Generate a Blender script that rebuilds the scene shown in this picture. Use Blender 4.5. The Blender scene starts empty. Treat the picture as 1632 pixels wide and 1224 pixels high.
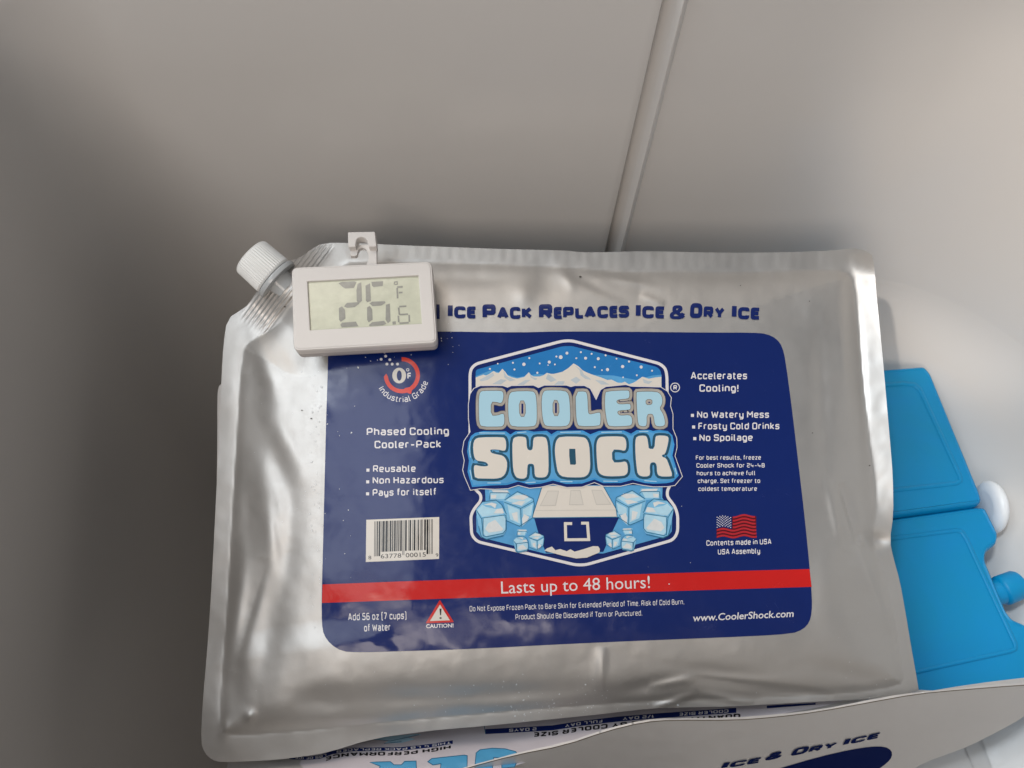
import bpy, bmesh, math, random
import numpy as np
from mathutils import Vector, Matrix, geometry

random.seed(7)
SC = bpy.context.scene
COL = SC.collection
R_ = math.radians

# ------------------------------------------------------------------ camera
PITCH = R_(34.0)                                   # degrees off straight down
FPX = 1270.0                                       # focal length in photo pixels (1632 wide)
CAMP = np.array([0.0, -0.229, 0.340])
cd = bpy.data.cameras.new('camera')
cam = bpy.data.objects.new('camera', cd); COL.objects.link(cam)
cam.location = CAMP; cam.rotation_euler = (PITCH, 0, 0)
cd.sensor_width = 36.0; cd.lens = 36.0 * FPX / 1632.0
cd.clip_start = 0.01; cd.clip_end = 50
SC.camera = cam
RX = np.array([1.0, 0, 0])
RY = np.array([0.0, math.cos(PITCH), math.sin(PITCH)])
RF = np.array([0.0, math.sin(PITCH), -math.cos(PITCH)])

# ------------------------------------------------------------------ light
w = bpy.data.worlds.new('World'); SC.world = w; w.use_nodes = True
bg = w.node_tree.nodes['Background']
bg.inputs[0].default_value = (0.92, 0.95, 1.0, 1); bg.inputs[1].default_value = 0.19

def area(name, loc, target, size, power, col, sy=None):
    l = bpy.data.lights.new(name, 'AREA'); l.energy = power; l.color = col
    l.size = size
    if sy: l.shape = 'RECTANGLE'; l.size_y = sy
    o = bpy.data.objects.new(name, l); COL.objects.link(o); o.location = loc
    d = Vector(target) - Vector(loc)
    o.rotation_euler = d.to_track_quat('-Z', 'Y').to_euler()
    return o
area('overhead_lamp', (-0.35, 1.05, 1.45), (0.05, 0.25, 0), 1.1, 11.0, (1.0, 0.88, 0.76), 0.9)
area('front_lamp', (-0.60, -1.85, 1.45), (0.20, 0.05, 0.0), 1.2, 17.0, (1.0, 0.88, 0.77), 0.8)
area('left_window', (-1.25, 0.20, 1.62), (0.28, 0.0, -0.05), 1.0, 11.5, (0.88, 0.95, 1.0), 0.9)
area('window_light', (-0.78, -0.52, 1.35), (-0.78, -0.52, 0), 0.70, 5.8, (0.90, 0.95, 1.0), 0.9)
def spot(name, loc, target, deg, power, col, blend, rad):
    l = bpy.data.lights.new(name, 'SPOT'); l.energy = power; l.color = col; l.spot_size = R_(deg); l.spot_blend = blend; l.shadow_soft_size = rad
    o = bpy.data.objects.new(name, l); COL.objects.link(o); o.location = loc
    o.rotation_euler = (Vector(target) - Vector(loc)).to_track_quat('-Z', 'Y').to_euler()
spot('warm_corner_fill', (-0.62, -0.575, 1.34), (0.268, 0.085, 0.030), 6.6, 60.0, (1.0, 0.90, 0.80), 0.6, 0.02)  # added spot without a known source, throws the warm band on the corner
spot('cool_wall_fill', (-0.40, -0.15, 1.35), (0.325, -0.07, -0.10), 13.0, 37.0, (0.82, 0.92, 1.0), 1.0, 0.08)  # added cool spot, brightens the lower right wall and the blocks
SC.view_settings.view_transform = 'Standard'; SC.view_settings.look = 'None'
SC.view_settings.exposure = 0.04; SC.view_settings.gamma = 1.0
SC.render.engine = 'CYCLES'

# ------------------------------------------------------------------ materials
MATS = {}
def mat(name, col, rough=0.5, metal=0.0, coat=0.0, coat_rough=0.1, bump=0.0, bscale=200.0, vary=0.0,
        vscale=20.0, spec=0.5, sss=0.0, rvary=0.0):
    if name in MATS: return MATS[name]
    m = bpy.data.materials.new(name); m.use_nodes = True
    nt = m.node_tree; b = nt.nodes['Principled BSDF']
    b.inputs['Base Color'].default_value = (*col, 1)
    b.inputs['Roughness'].default_value = rough
    b.inputs['Metallic'].default_value = metal
    b.inputs['Coat Weight'].default_value = coat
    b.inputs['Coat Roughness'].default_value = coat_rough
    b.inputs['Specular IOR Level'].default_value = spec
    if sss:
        b.inputs['Subsurface Weight'].default_value = sss
        b.inputs['Subsurface Radius'].default_value = (0.004, 0.004, 0.004)
        b.inputs['Subsurface Scale'].default_value = 1.0
    tc = nt.nodes.new('ShaderNodeTexCoord')
    if vary:
        n = nt.nodes.new('ShaderNodeTexNoise'); n.inputs['Scale'].default_value = vscale
        n.inputs['Detail'].default_value = 6; n.inputs['Roughness'].default_value = 0.6
        nt.links.new(tc.outputs['Object'], n.inputs['Vector'])
        mx = nt.nodes.new('ShaderNodeMix'); mx.data_type = 'RGBA'
        mx.inputs[6].default_value = (*[c * (1 - vary) for c in col], 1)
        mx.inputs[7].default_value = (*[min(1, c * (1 + vary)) for c in col], 1)
        nt.links.new(n.outputs['Fac'], mx.inputs[0]); nt.links.new(mx.outputs[2], b.inputs['Base Color'])
    if rvary:
        n = nt.nodes.new('ShaderNodeTexNoise'); n.inputs['Scale'].default_value = 45
        n.inputs['Detail'].default_value = 8; n.inputs['Roughness'].default_value = 0.7
        nt.links.new(tc.outputs['Object'], n.inputs['Vector'])
        mr = nt.nodes.new('ShaderNodeMapRange')
        mr.inputs['From Min'].default_value = 0.3; mr.inputs['From Max'].default_value = 0.7
        mr.inputs['To Min'].default_value = max(0, rough - rvary); mr.inputs['To Max'].default_value = rough + rvary
        nt.links.new(n.outputs['Fac'], mr.inputs['Value']); nt.links.new(mr.outputs[0], b.inputs['Roughness'])
    if bump:
        n = nt.nodes.new('ShaderNodeTexNoise'); n.inputs['Scale'].default_value = bscale
        n.inputs['Detail'].default_value = 4
        nt.links.new(tc.outputs['Object'], n.inputs['Vector'])
        bp = nt.nodes.new('ShaderNodeBump'); bp.inputs['Strength'].default_value = bump
        bp.inputs['Distance'].default_value = 0.001
        nt.links.new(n.outputs['Fac'], bp.inputs['Height']); nt.links.new(bp.outputs[0], b.inputs['Normal'])
        if coat: nt.links.new(bp.outputs[0], b.inputs['Coat Normal'])
    if coat and name.endswith('ink'):                 # damp, slightly frosted print: the gloss is uneven
        n = nt.nodes.new('ShaderNodeTexNoise'); n.inputs['Scale'].default_value = 55; n.inputs['Detail'].default_value = 9
        n.inputs['Roughness'].default_value = 0.72; n.inputs['Distortion'].default_value = 0.5
        nt.links.new(tc.outputs['Object'], n.inputs['Vector'])
        mr = nt.nodes.new('ShaderNodeMapRange'); mr.inputs['From Min'].default_value = 0.38; mr.inputs['From Max'].default_value = 0.68
        mr.inputs['To Min'].default_value = 0.06; mr.inputs['To Max'].default_value = 0.30
        nt.links.new(n.outputs['Fac'], mr.inputs['Value']); nt.links.new(mr.outputs[0], b.inputs['Coat Roughness'])
    MATS[name] = m
    return m

def ink(name, col, **k):
    k.setdefault('coat', 0.8); k.setdefault('coat_rough', 0.13)
    return mat(name, col, rough=0.4, bump=0.05, bscale=70, spec=0.12, **k)

LINER = mat('liner plastic', (0.64, 0.615, 0.59), rough=0.36, bump=0.05, bscale=220, spec=0.45, vary=0.018, vscale=9, rvary=0.05, coat=0.5, coat_rough=0.22)
FILM = mat('metallised film', (0.575, 0.56, 0.54), rough=0.49, metal=0.90, bump=0.05, bscale=260, rvary=0.05, vary=0.03, vscale=25)
FILMD = mat('metallised film matt', (0.62, 0.60, 0.585), rough=0.55, metal=0.55, bump=0.05, bscale=260, vary=0.04, vscale=30)
NAVY = ink('navy ink', (0.0012, 0.015, 0.130))
NAVYM = mat('navy matt ink', (0.0015, 0.009, 0.075), rough=0.7, spec=0.05)
NAVY2 = ink('navy heading ink', (0.003, 0.016, 0.13))
WHITE = ink('white ink', (0.78, 0.75, 0.76))
CREAM = ink('cream ink', (0.74, 0.69, 0.62))
RED = ink('red ink', (0.62, 0.012, 0.010))
SILV = ink('silver ink', (0.42, 0.39, 0.35), vary=0.45, vscale=90)
BROWN = ink('brown grey ink', (0.16, 0.13, 0.10))
ICE = ink('pale ice blue ink', (0.42, 0.66, 0.78))
SKYB = ink('sky blue ink', (0.02, 0.20, 0.52), vary=0.35, vscale=28)
RIMB = ink('rim blue ink', (0.05, 0.30, 0.66), vary=0.4, vscale=110)
MIDB = ink('mid blue ink', (0.10, 0.36, 0.66), vary=0.3, vscale=90)
TEAL = ink('dark teal ink', (0.02, 0.085, 0.14), vary=0.4, vscale=60)
ICEB = ink('cube blue ink', (0.22, 0.52, 0.76), vary=0.3, vscale=260)
ICEL = ink('cube light ink', (0.45, 0.70, 0.85), vary=0.2, vscale=260)
ICED = ink('cube line ink', (0.02, 0.16, 0.30))
SHADE = ink('mountain grey ink', (0.52, 0.58, 0.62), vary=0.1, vscale=200)
PANEL = ink('lid panel ink', (0.58, 0.55, 0.50))
BLACK = ink('black ink', (0.012, 0.011, 0.012))
DRED = ink('dark red ink', (0.10, 0.003, 0.01))
FRED = ink('flag red ink', (0.48, 0.02, 0.03))
LAV = ink('lavender ink', (0.66, 0.61, 0.65), vary=0.06, vscale=40)
LBLUE = ink('letter blue ink', (0.10, 0.40, 0.68), vary=0.1, vscale=60)
SPOUT = mat('white cap plastic', (0.86, 0.86, 0.84), rough=0.38, bump=0.03, bscale=300, sss=0.1)
THERM = mat('thermometer plastic', (0.70, 0.665, 0.635), rough=0.42, bump=0.04, bscale=500, vary=0.03, vscale=60)
THERMB = mat('thermometer plastic shaded', (0.50, 0.47, 0.455), rough=0.45, bump=0.04, bscale=500)  # same plastic as the front, underside shade put into the colour
LCD = mat('lcd glass', (0.60, 0.61, 0.48), rough=0.25, coat=0.6, coat_rough=0.08, vary=0.22, vscale=110, bump=0.06, bscale=300)
LCDSEG = mat('lcd segment', (0.29, 0.29, 0.26), rough=0.3, coat=0.5, coat_rough=0.1, vary=0.25, vscale=300)
BLUEP = mat('blue pack plastic', (0.0, 0.30, 0.68), rough=0.42, spec=0.3, vary=0.10, vscale=24, bump=0.08, bscale=60, sss=0.08)
_nt = BLUEP.node_tree
for _n in _nt.nodes:
    if _n.type == 'MIX': _n.inputs[6].default_value = (0.0, 0.26, 0.43, 1); _n.inputs[7].default_value = (0.001, 0.25, 0.64, 1)
    if _n.type == 'TEX_NOISE' and abs(_n.inputs['Scale'].default_value - 24) < 1: _n.inputs['Scale'].default_value = 17; _n.inputs['Distortion'].default_value = 0.6
DISC = mat('white plug plastic', (0.86, 0.87, 0.88), rough=0.35)

# ------------------------------------------------------------------ helpers
def link(o, parent=None):
    COL.objects.link(o)
    if parent is not None: o.parent = parent
    return o
def thing(name, loc, label, cat, group=None):
    o = bpy.data.objects.new(name, None); o.empty_display_size = 0.02; COL.objects.link(o)
    o.location = loc; o['label'] = label; o['category'] = cat
    if group: o['group'] = group
    bpy.context.view_layer.update()
    return o
def root_of(p):
    m = np.zeros(3)
    while p is not None:
        m = m + np.array(p.location); p = p.parent
    return m
def mk(name, V, F, m, parent=None, N=None, smooth=True, label=None):
    """one mesh object from world coordinates"""
    V = np.asarray(V, float) - root_of(parent)
    me = bpy.data.meshes.new(name)
    me.from_pydata(V.tolist(), [], [list(f) for f in F])
    me.validate(); me.update()
    me.materials.append(m)
    if smooth: me.shade_smooth()
    if N is not None and len(me.vertices) == len(N):
        me.normals_split_custom_set_from_vertices(np.asarray(N).tolist())
    o = link(bpy.data.objects.new(name, me), parent)
    if label: o['label'] = label
    return o

def ray(px, py):
    px = np.asarray(px, float); py = np.asarray(py, float)
    x = (px - 816.0) / FPX; y = -(py - 612.0) / FPX
    return x[..., None] * RX + y[..., None] * RY + RF

class Surf:
    """a gently relieved sheet: a plane (point, normal) and a height over it"""
    def __init__(s, point, normal, h=None):
        s.n = np.array(normal, float); s.n /= np.linalg.norm(s.n)
        s.p = np.array(point, float); s.h = h or (lambda x, y: np.zeros_like(x))
    def P(s, px, py, off=0.0):
        px = np.asarray(px, float); py = np.asarray(py, float)
        r = ray(px, py); H = s.h(px, py) + off
        t = (((s.p - CAMP) @ s.n) + H) / (r @ s.n)
        return CAMP + r * t[..., None]
    def N(s, px, py):
        e = 0.6; px = np.asarray(px, float); py = np.asarray(py, float)
        a = s.P(px + e, py) - s.P(px - e, py); b = s.P(px, py - e) - s.P(px, py + e)
        n = np.cross(a, b); n /= np.linalg.norm(n, axis=-1, keepdims=True) + 1e-12
        return n

def camn(x, y, z): return x * RX + y * RY - z * RF
def at(px, py, surf, off=0.0): return surf.P(np.array([px]), np.array([py]), off)[0]

def inside(P, X, Y):
    P = np.asarray(P, float); r = np.zeros(X.shape, bool); n = len(P)
    for i in range(n):
        x0, y0 = P[i]; x1, y1 = P[(i + 1) % n]
        if y0 == y1: continue
        c = ((y0 > Y) != (y1 > Y)) & (X < (x1 - x0) * (Y - y0) / (y1 - y0) + x0)
        r ^= c
    return r
def dist(P, X, Y, closed=True):
    P = np.asarray(P, float); n = len(P); D = np.full(X.shape, 1e9)
    for i in range(n if closed else n - 1):
        a = P[i]; b = P[(i + 1) % n]; d = b - a; L = d @ d
        if L == 0: continue
        t = np.clip(((X - a[0]) * d[0] + (Y - a[1]) * d[1]) / L, 0, 1)
        D = np.minimum(D, np.hypot(X - a[0] - t * d[0], Y - a[1] - t * d[1]))
    return D
def sstep(a, b, x):
    t = np.clip((x - a) / (b - a), 0, 1); return t * t * (3 - 2 * t)

def smooth_poly(P, it=2, closed=True):
    P = [np.array(p, float) for p in P]
    for _ in range(it):
        Q = []; n = len(P)
        for i in range(n if closed else n - 1):
            a, b = P[i], P[(i + 1) % n]
            Q += [a * .75 + b * .25, a * .25 + b * .75]
        if not closed: Q = [P[0]] + Q + [P[-1]]
        P = Q
    return [tuple(p) for p in P]
def area2(P):
    return sum(P[i][0] * P[(i + 1) % len(P)][1] - P[(i + 1) % len(P)][0] * P[i][1] for i in range(len(P)))
def offset(P, d):
    """outward offset of a closed polygon (pixels)"""
    P = [p for i, p in enumerate(P) if math.dist(p, P[i - 1]) > 1e-6]
    s = 1 if area2(P) > 0 else -1; n = len(P); out = []
    for i in range(n):
        a, b, c = np.array(P[i - 1]), np.array(P[i]), np.array(P[(i + 1) % n])
        u = (b - a) / np.linalg.norm(b - a); v = (c - b) / np.linalg.norm(c - b)
        nu = np.array([u[1], -u[0]]) * s; nv = np.array([v[1], -v[0]]) * s
        m = nu + nv; L = np.linalg.norm(m)
        m = nu if L < 1e-6 else m / L
        k = 1 / max(0.45, float(m @ nu))
        out.append(tuple(b + m * d * k))
    return out
def roundpoly(C, r, seg=6):
    out = []; n = len(C)
    rr = r if isinstance(r, (list, tuple)) else [r] * n
    for i in range(n):
        a, b, c = np.array(C[i - 1], float), np.array(C[i], float), np.array(C[(i + 1) % n], float)
        u = a - b; v = c - b; Lu, Lv = np.linalg.norm(u), np.linalg.norm(v)
        k = min(rr[i], Lu * .49, Lv * .49)
        p = b + u / Lu * k; q = b + v / Lv * k
        for j in range(seg + 1):
            t = j / seg
            out.append(tuple((1 - t) ** 2 * p + 2 * t * (1 - t) * b + t * t * q))
    return out
def Z(ox, oy, s):
    return lambda pts: [(ox + x / s, oy + y / s) for x, y in pts]

def gridfill(P, step):
    """fill a simple polygon with grid cells, cut exactly at its outline"""
    P = [(float(a), float(b)) for a, b in P]
    A = np.array(P); x0, y0 = A.min(0) - 0.013; x1, y1 = A.max(0) + 0.013
    nx = max(1, int(math.ceil((x1 - x0) / step))); ny = max(1, int(math.ceil((y1 - y0) / step)))
    xs = np.linspace(x0, x1, nx + 1); ys = np.linspace(y0, y1, ny + 1)
    sx, sy = xs[1] - xs[0], ys[1] - ys[0]
    mark = np.zeros((nx, ny), bool)
    for i in range(len(P)):
        a = A[i]; b = A[(i + 1) % len(P)]; k = int(np.hypot(*(b - a)) / (min(sx, sy) * 0.08)) + 2
        t = np.linspace(0, 1, k)[:, None]; q = a + (b - a) * t
        ii = np.clip(((q[:, 0] - x0) / sx).astype(int), 0, nx - 1); jj = np.clip(((q[:, 1] - y0) / sy).astype(int), 0, ny - 1)
        mark[ii, jj] = True
    cx, cy = np.meshgrid((xs[:-1] + xs[1:]) / 2, (ys[:-1] + ys[1:]) / 2, indexing='ij')
    ins = inside(P, cx, cy) & ~mark
    vid = {}; V = []
    def vi(x, y):
        k = (round(x, 4), round(y, 4))
        if k not in vid: vid[k] = len(V); V.append((x, y))
        return vid[k]
    F = []
    for i, j in zip(*np.nonzero(ins)):
        F.append([vi(xs[i], ys[j]), vi(xs[i + 1], ys[j]), vi(xs[i + 1], ys[j + 1]), vi(xs[i], ys[j + 1])])
    def clip(S, ax, v, keep):
        o = []
        for k in range(len(S)):
            p, q = S[k - 1], S[k]
            ip, iq = (p[ax] - v) * keep >= 0, (q[ax] - v) * keep >= 0
            if ip != iq:
                t = (v - p[ax]) / (q[ax] - p[ax])
                r = [p[0] + (q[0] - p[0]) * t, p[1] + (q[1] - p[1]) * t]; r[ax] = v; o.append(tuple(r))
            if iq: o.append(q)
        return o
    for i in range(nx):
        js = np.nonzero(mark[i])[0]
        if not len(js): continue
        S = clip(clip(P, 0, xs[i], 1), 0, xs[i + 1], -1)
        if len(S) < 3: continue
        for j in js:
            T = clip(clip(S, 1, ys[j], 1), 1, ys[j + 1], -1)
            ids = []
            for p in T:
                k = vi(*p)
                if not ids or ids[-1] != k: ids.append(k)
            while len(ids) > 1 and ids[0] == ids[-1]: ids.pop()
            if len(ids) < 3 or abs(area2([V[k] for k in ids])) < 1e-5: continue
            if len(ids) == len(set(ids)) and len(ids) <= 4: F.append(ids)
            else:
                tri = geometry.tessellate_polygon([[Vector((V[k][0], V[k][1], 0)) for k in ids]])
                for t in tri:
                    g = [ids[q] for q in t]
                    if len(set(g)) == 3: F.append(g)
    # wind so that the faces look at the camera (pixel y runs down)
    G = []
    for f in F:
        a = area2([V[k] for k in f])
        if abs(a) < 1e-7: continue
        G.append(f if a < 0 else f[::-1])
    return np.array(V), G

def decal(name, P, surf, off, m, parent, step=6.0, label=None):
    """flat print: a polygon in photo pixels laid on the relieved sheet"""
    V, F = gridfill(P, step)
    px, py = V[:, 0], V[:, 1]
    return mk(name, surf.P(px, py, off), F, m, parent, surf.N(px, py), label=label)
def decals(name, polys, surf, off, m, parent, step=6.0, jitter=0.0, label=None):
    VV = []; FF = []; NN = []; n = 0
    for k, P in enumerate(polys):
        V, F = gridfill(P, step)
        if not len(F): continue
        VV.append(surf.P(V[:, 0], V[:, 1], off + jitter * k)); NN.append(surf.N(V[:, 0], V[:, 1]))
        FF += [[i + n for i in f] for f in F]; n += len(V)
    return mk(name, np.vstack(VV), FF, m, parent, np.vstack(NN), label=label)
def stroke_poly(path, wd, closed=False):
    """quads of a stroked polyline, in pixels"""
    P = [np.array(p, float) for p in path]; n = len(P); L = []; Rr = []
    for i in range(n):
        if closed: a, b, c = P[i - 1], P[i], P[(i + 1) % n]
        else: a, b, c = P[max(i - 1, 0)], P[i], P[min(i + 1, n - 1)]
        u = b - a if np.any(b != a) else c - b; v = c - b if np.any(c != b) else b - a
        u = u / (np.linalg.norm(u) + 1e-12); v = v / (np.linalg.norm(v) + 1e-12)
        nu = np.array([-u[1], u[0]]); nv = np.array([-v[1], v[0]]); m = nu + nv
        Lm = np.linalg.norm(m); m = nu if Lm < 1e-6 else m / Lm
        k = 1 / max(0.5, float(m @ nu)); L.append(b + m * wd / 2 * k); Rr.append(b - m * wd / 2 * k)
    V = L + Rr; F = []
    for i in range(n if closed else n - 1):
        j = (i + 1) % n; F.append([i, j, n + j, n + i])
    return np.array(V), F
def orient(V, F):
    return [f if area2([V[k] for k in f]) < 0 else f[::-1] for f in F]
def densify(path, step, closed=False):
    out = []; n = len(path)
    for i in range(n if closed else n - 1):
        a = np.array(path[i], float); b = np.array(path[(i + 1) % n], float)
        k = max(1, int(math.ceil(np.linalg.norm(b - a) / step)))
        for j in range(k): out.append(tuple(a + (b - a) * j / k))
    if not closed: out.append(tuple(path[-1]))
    return out
def strokes(name, paths, wd, surf, off, m, parent, closed=False, jitter=0.0, label=None):
    VV = []; FF = []; n = 0
    PX = []; O = []
    for k, p in enumerate(paths):
        V, F = stroke_poly(densify(p, 6.0, closed), wd, closed)
        F = orient(V, F); VV.append(V); O += [off + jitter * k] * len(V)
        FF += [[i + n for i in f] for f in F]; n += len(V)
    V = np.vstack(VV)
    return mk(name, surf.P(V[:, 0], V[:, 1], np.array(O)), FF, m, parent, surf.N(V[:, 0], V[:, 1]), label=label)

# ------------------------------------------------------------------ lettering
# squared sans drawn as strokes; capital height 10
GL = {
 'A': (6.6, ['0,0 2.9,10 3.7,10 6.6,0', '1.1,3 5.5,3']), 'B': (6, ['0,5.2 0,10 5.4,10 5.4,5.2 0,5.2', '0,5.2 0,0 6,0 6,5.2 3,5.2']),
 'C': (5.8, ['5.8,7.4 5.8,10 0,10 0,0 5.8,0 5.8,2.6']), 'D': (6, ['0,0 0,10 6,10 6,0 0,0 0,3']),
 'E': (5, ['5,10 0,10 0,0 5,0', '0,5.2 4.5,5.2']), 'F': (5, ['5,10 0,10 0,0', '0,5 4.5,5']),
 'G': (6, ['6,7.6 6,10 0,10 0,0 6,0 6,5 3.4,5']), 'H': (6, ['0,0 0,10', '6,0 6,10', '0,5.2 6,5.2']),
 'I': (0.2, ['0.1,0 0.1,10']), 'L': (4.8, ['0,10 0,0 4.8,0']), 'K': (5.8, ['0,0 0,10', '5.6,10 1.2,5.3 5.8,0']),
 'M': (7.4, ['0,0 0,10 3.7,4 7.4,10 7.4,0']), 'N': (6.2, ['0,0 0,10 6.2,0 6.2,10']), 'O': (6, ['0,5 0,10 6,10 6,0 0,0 0,5']),
 'P': (5.8, ['0,0 0,10 5.8,10 5.8,4.2 0,4.2']), 'Q': (6, ['0,5 0,10 6,10 6,0 0,0 0,5', '4,2 6.6,-1.2']),
 'R': (5.8, ['0,0 0,10 5.8,10 5.8,4.6 0,4.6', '3,4.6 6,0']), 'S': (5.6, ['5.6,7.6 5.6,10 0,10 0,5.3 5.6,5.3 5.6,0 0,0 0,2.4']),
 'T': (6, ['0,10 6,10', '3,10 3,0']), 'U': (6, ['0,10 0,0 6,0 6,10']), 'V': (6.6, ['0,10 3.3,0 6.6,10']),
 'W': (9.2, ['0,10 2.2,0 4.6,8 7,0 9.2,10']), 'Y': (6.4, ['0,10 3.2,4.6 6.4,10', '3.2,4.6 3.2,0']), 'Z': (5.6, ['0,10 5.6,10 0,0 5.6,0']),
 'a': (5, ['0.3,7.3 5,7.3 5,0', '5,4.1 0,4.1 0,0 5,0']), 'b': (5, ['0,10.4 0,0 5,0 5,7.3 0,7.3']),
 'c': (4.6, ['4.6,5.6 4.6,7.3 0,7.3 0,0 4.6,0 4.6,1.7']), 'd': (5, ['5,10.4 5,0 0,0 0,7.3 5,7.3']),
 'e': (5, ['4.8,0 0,0 0,7.3 5,7.3 5,3.6 0,3.6']), 'f': (3, ['3.2,10.4 1,10.4 1,0', '-0.3,7.3 3,7.3']),
 'g': (5, ['0.3,-2.8 5,-2.8 5,7.3 0,7.3 0,0 5,0']), 'h': (5, ['0,0 0,10.4', '0,7.3 5,7.3 5,0']),
 'i': (0.2, ['0.1,0 0.1,7.3', '0.1,9.2 0.1,10.5']), 'j': (1, ['0,-2.8 1,-2.8 1,7.3', '1,9.2 1,10.5']), 'k': (4.6, ['0,0 0,10.4', '4.4,7.3 0.9,3.9 4.6,0']),
 'l': (1.4, ['0.1,10.4 0.1,0 1.5,0']), 'm': (8, ['0,0 0,7.3 4,7.3 4,0', '4,7.3 8,7.3 8,0']), 'n': (5, ['0,0 0,7.3 5,7.3 5,0']),
 'o': (5, ['0,3.6 0,7.3 5,7.3 5,0 0,0 0,3.6']), 'p': (5, ['0,-2.8 0,7.3 5,7.3 5,0 0,0']), 'r': (3.2, ['0,0 0,7.3 3.2,7.3']),
 's': (4.6, ['4.5,6 4.5,7.3 0,7.3 0,3.9 4.6,3.9 4.6,0 0,0 0,1.4']), 't': (3.2, ['0.9,9.6 0.9,0 3.2,0', '-0.3,7.3 3.2,7.3']),
 'u': (5, ['0,7.3 0,0 5,0 5,7.3']), 'v': (5, ['0,7.3 2.5,0 5,7.3']), 'w': (7.4, ['0,7.3 1.8,0 3.7,6 5.6,0 7.4,7.3']), 'x': (4.8, ['0,7.3 4.8,0', '0,0 4.8,7.3']),
 'y': (5, ['0,7.3 0,0 5,0', '5,7.3 5,-2.8 0.3,-2.8']), 'z': (4.6, ['0,7.3 4.6,7.3 0,0 4.6,0']),
 '0': (5.6, ['0,5 0,10 5.6,10 5.6,0 0,0 0,5']), '1': (2.4, ['0,8 2.4,10 2.4,0']), '2': (5.4, ['0,8 0,10 5.4,10 5.4,5.4 0,5.4 0,0 5.4,0']),
 '4': (5.8, ['0,10 0,3.4 5.8,3.4', '4.6,6 4.6,0']), '5': (5.4, ['5.4,10 0,10 0,5.6 5.4,5.6 5.4,0 0,0 0,1.6']),
 '6': (5.6, ['5.2,10 0,10 0,0 5.6,0 5.6,5.6 0,5.6']), '7': (5.2, ['0,10 5.2,10 1.6,0']), '8': (5.8, ['0.3,5.2 0.3,10 5.5,10 5.5,5.2 0.3,5.2', '0,2.6 0,5.2 5.8,5.2 5.8,0 0,0 0,2.6']),
 '3': (5.4, ['0,8.4 0,10 5.4,10 5.4,0 0,0 0,1.6', '1.4,5.3 5.4,5.3']), '9': (5.6, ['0.4,0 5.6,0 5.6,10 0,10 0,4.4 5.6,4.4']),
 '.': (0.4, ['0.2,-0.7 0.2,0.9']), ',': (0.6, ['0.5,0.9 0,-1.8']), '!': (0.2, ['0.1,3.2 0.1,10.3', '0.1,-0.7 0.1,0.9']), '-': (4, ['0,4 4,4']),
 '[': (1.8, ['2,11 0,11 0,-1.6 2,-1.6']), ']': (1.8, ['0,11 2,11 2,-1.6 0,-1.6']), '/': (4, ['0,-1 4,11']), "'": (0.2, ['0.1,8 0.1,11']),
 '&': (6.6, ['6.6,0 1.4,6.6 1.4,10 4.8,10 4.8,7 0,3.6 0,0 4.4,0 6.4,4']),
}
FR = [1.7]
def fillet(pts, r=None, seg=3):
    r = r or FR[0]
    out = [np.array(pts[0], float)]
    for i in range(1, len(pts) - 1):
        a, b, c = (np.array(pts[k], float) for k in (i - 1, i, i + 1))
        u = a - b; v = c - b; Lu, Lv = np.linalg.norm(u), np.linalg.norm(v)
        cs = float(u @ v) / (Lu * Lv); rr = r if abs(cs) < 0.5 else 0.35
        k = min(rr, Lu * .48, Lv * .48)
        for j in range(seg + 1):
            t = j / seg; out.append((1 - t) ** 2 * (b + u / Lu * k) + 2 * t * (1 - t) * b + t * t * (b + v / Lv * k))
    out.append(np.array(pts[-1], float))
    return out
def text_strokes(s, wt=1.7, gap=2.1, space=3.6):
    """-> V (unit: capital height 10), F, layer per vertex, width"""
    x = wt / 2; V = []; F = []; Lr = []; n = 0
    for ch in s:
        if ch == ' ': x += space; continue
        wd, st = GL[ch]
        for k, q in enumerate(st):
            pts = [tuple(map(float, t.split(','))) for t in q.split()]
            pts = [(px + x, py * (10 - wt) / 10 + wt / 2) for px, py in pts]
            pp = fillet(pts) if len(pts) > 2 else [np.array(p) for p in pts]
            v, f = stroke_poly(pp, wt)
            V.append(v); F += [[i + n for i in g] for g in f]; Lr += [k] * len(v); n += len(v)
        x += wd + wt + gap - wt * 0.25
    return np.vstack(V), F, np.array(Lr), x - gap
def text_mesh(s, bold=0.0, small_caps=None):
    """plain rounded sans from Blender's own built-in face; capital height 10"""
    V = []; F = []; n = 0; x = 0.0
    runs = [(s, 1.0)]
    if small_caps: runs = [(c, 1.0 if (i == 0 or s[i - 1] == ' ') else small_caps) for i, c in enumerate(s)]
    dg = None
    for body, sc in runs:
        if body == ' ': x += 3.2; continue
        c = bpy.data.curves.new('t', 'FONT'); c.body = body; c.size = 1.0; c.offset = bold / 10 / 1.4; c.resolution_u = 3
        o = bpy.data.objects.new('t', c); COL.objects.link(o)
        bpy.context.view_layer.update()
        me = bpy.data.meshes.new_from_object(o.evaluated_get(bpy.context.evaluated_depsgraph_get()))
        v = np.array([q.co[:2] for q in me.vertices]); fs = [list(p.vertices) for p in me.polygons]
        bpy.data.objects.remove(o); bpy.data.curves.remove(c); bpy.data.meshes.remove(me)
        v = v * 10 / 0.729 * sc
        if small_caps: v[:, 0] += x - v[:, 0].min(); x = v[:, 0].max() + 1.0
        V.append(v); F += [[i + n for i in g] for g in fs]; n += len(v)
    V = np.vstack(V); V[:, 0] -= V[:, 0].min()
    return V, F, np.zeros(len(V)), V[:, 0].max()
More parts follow.
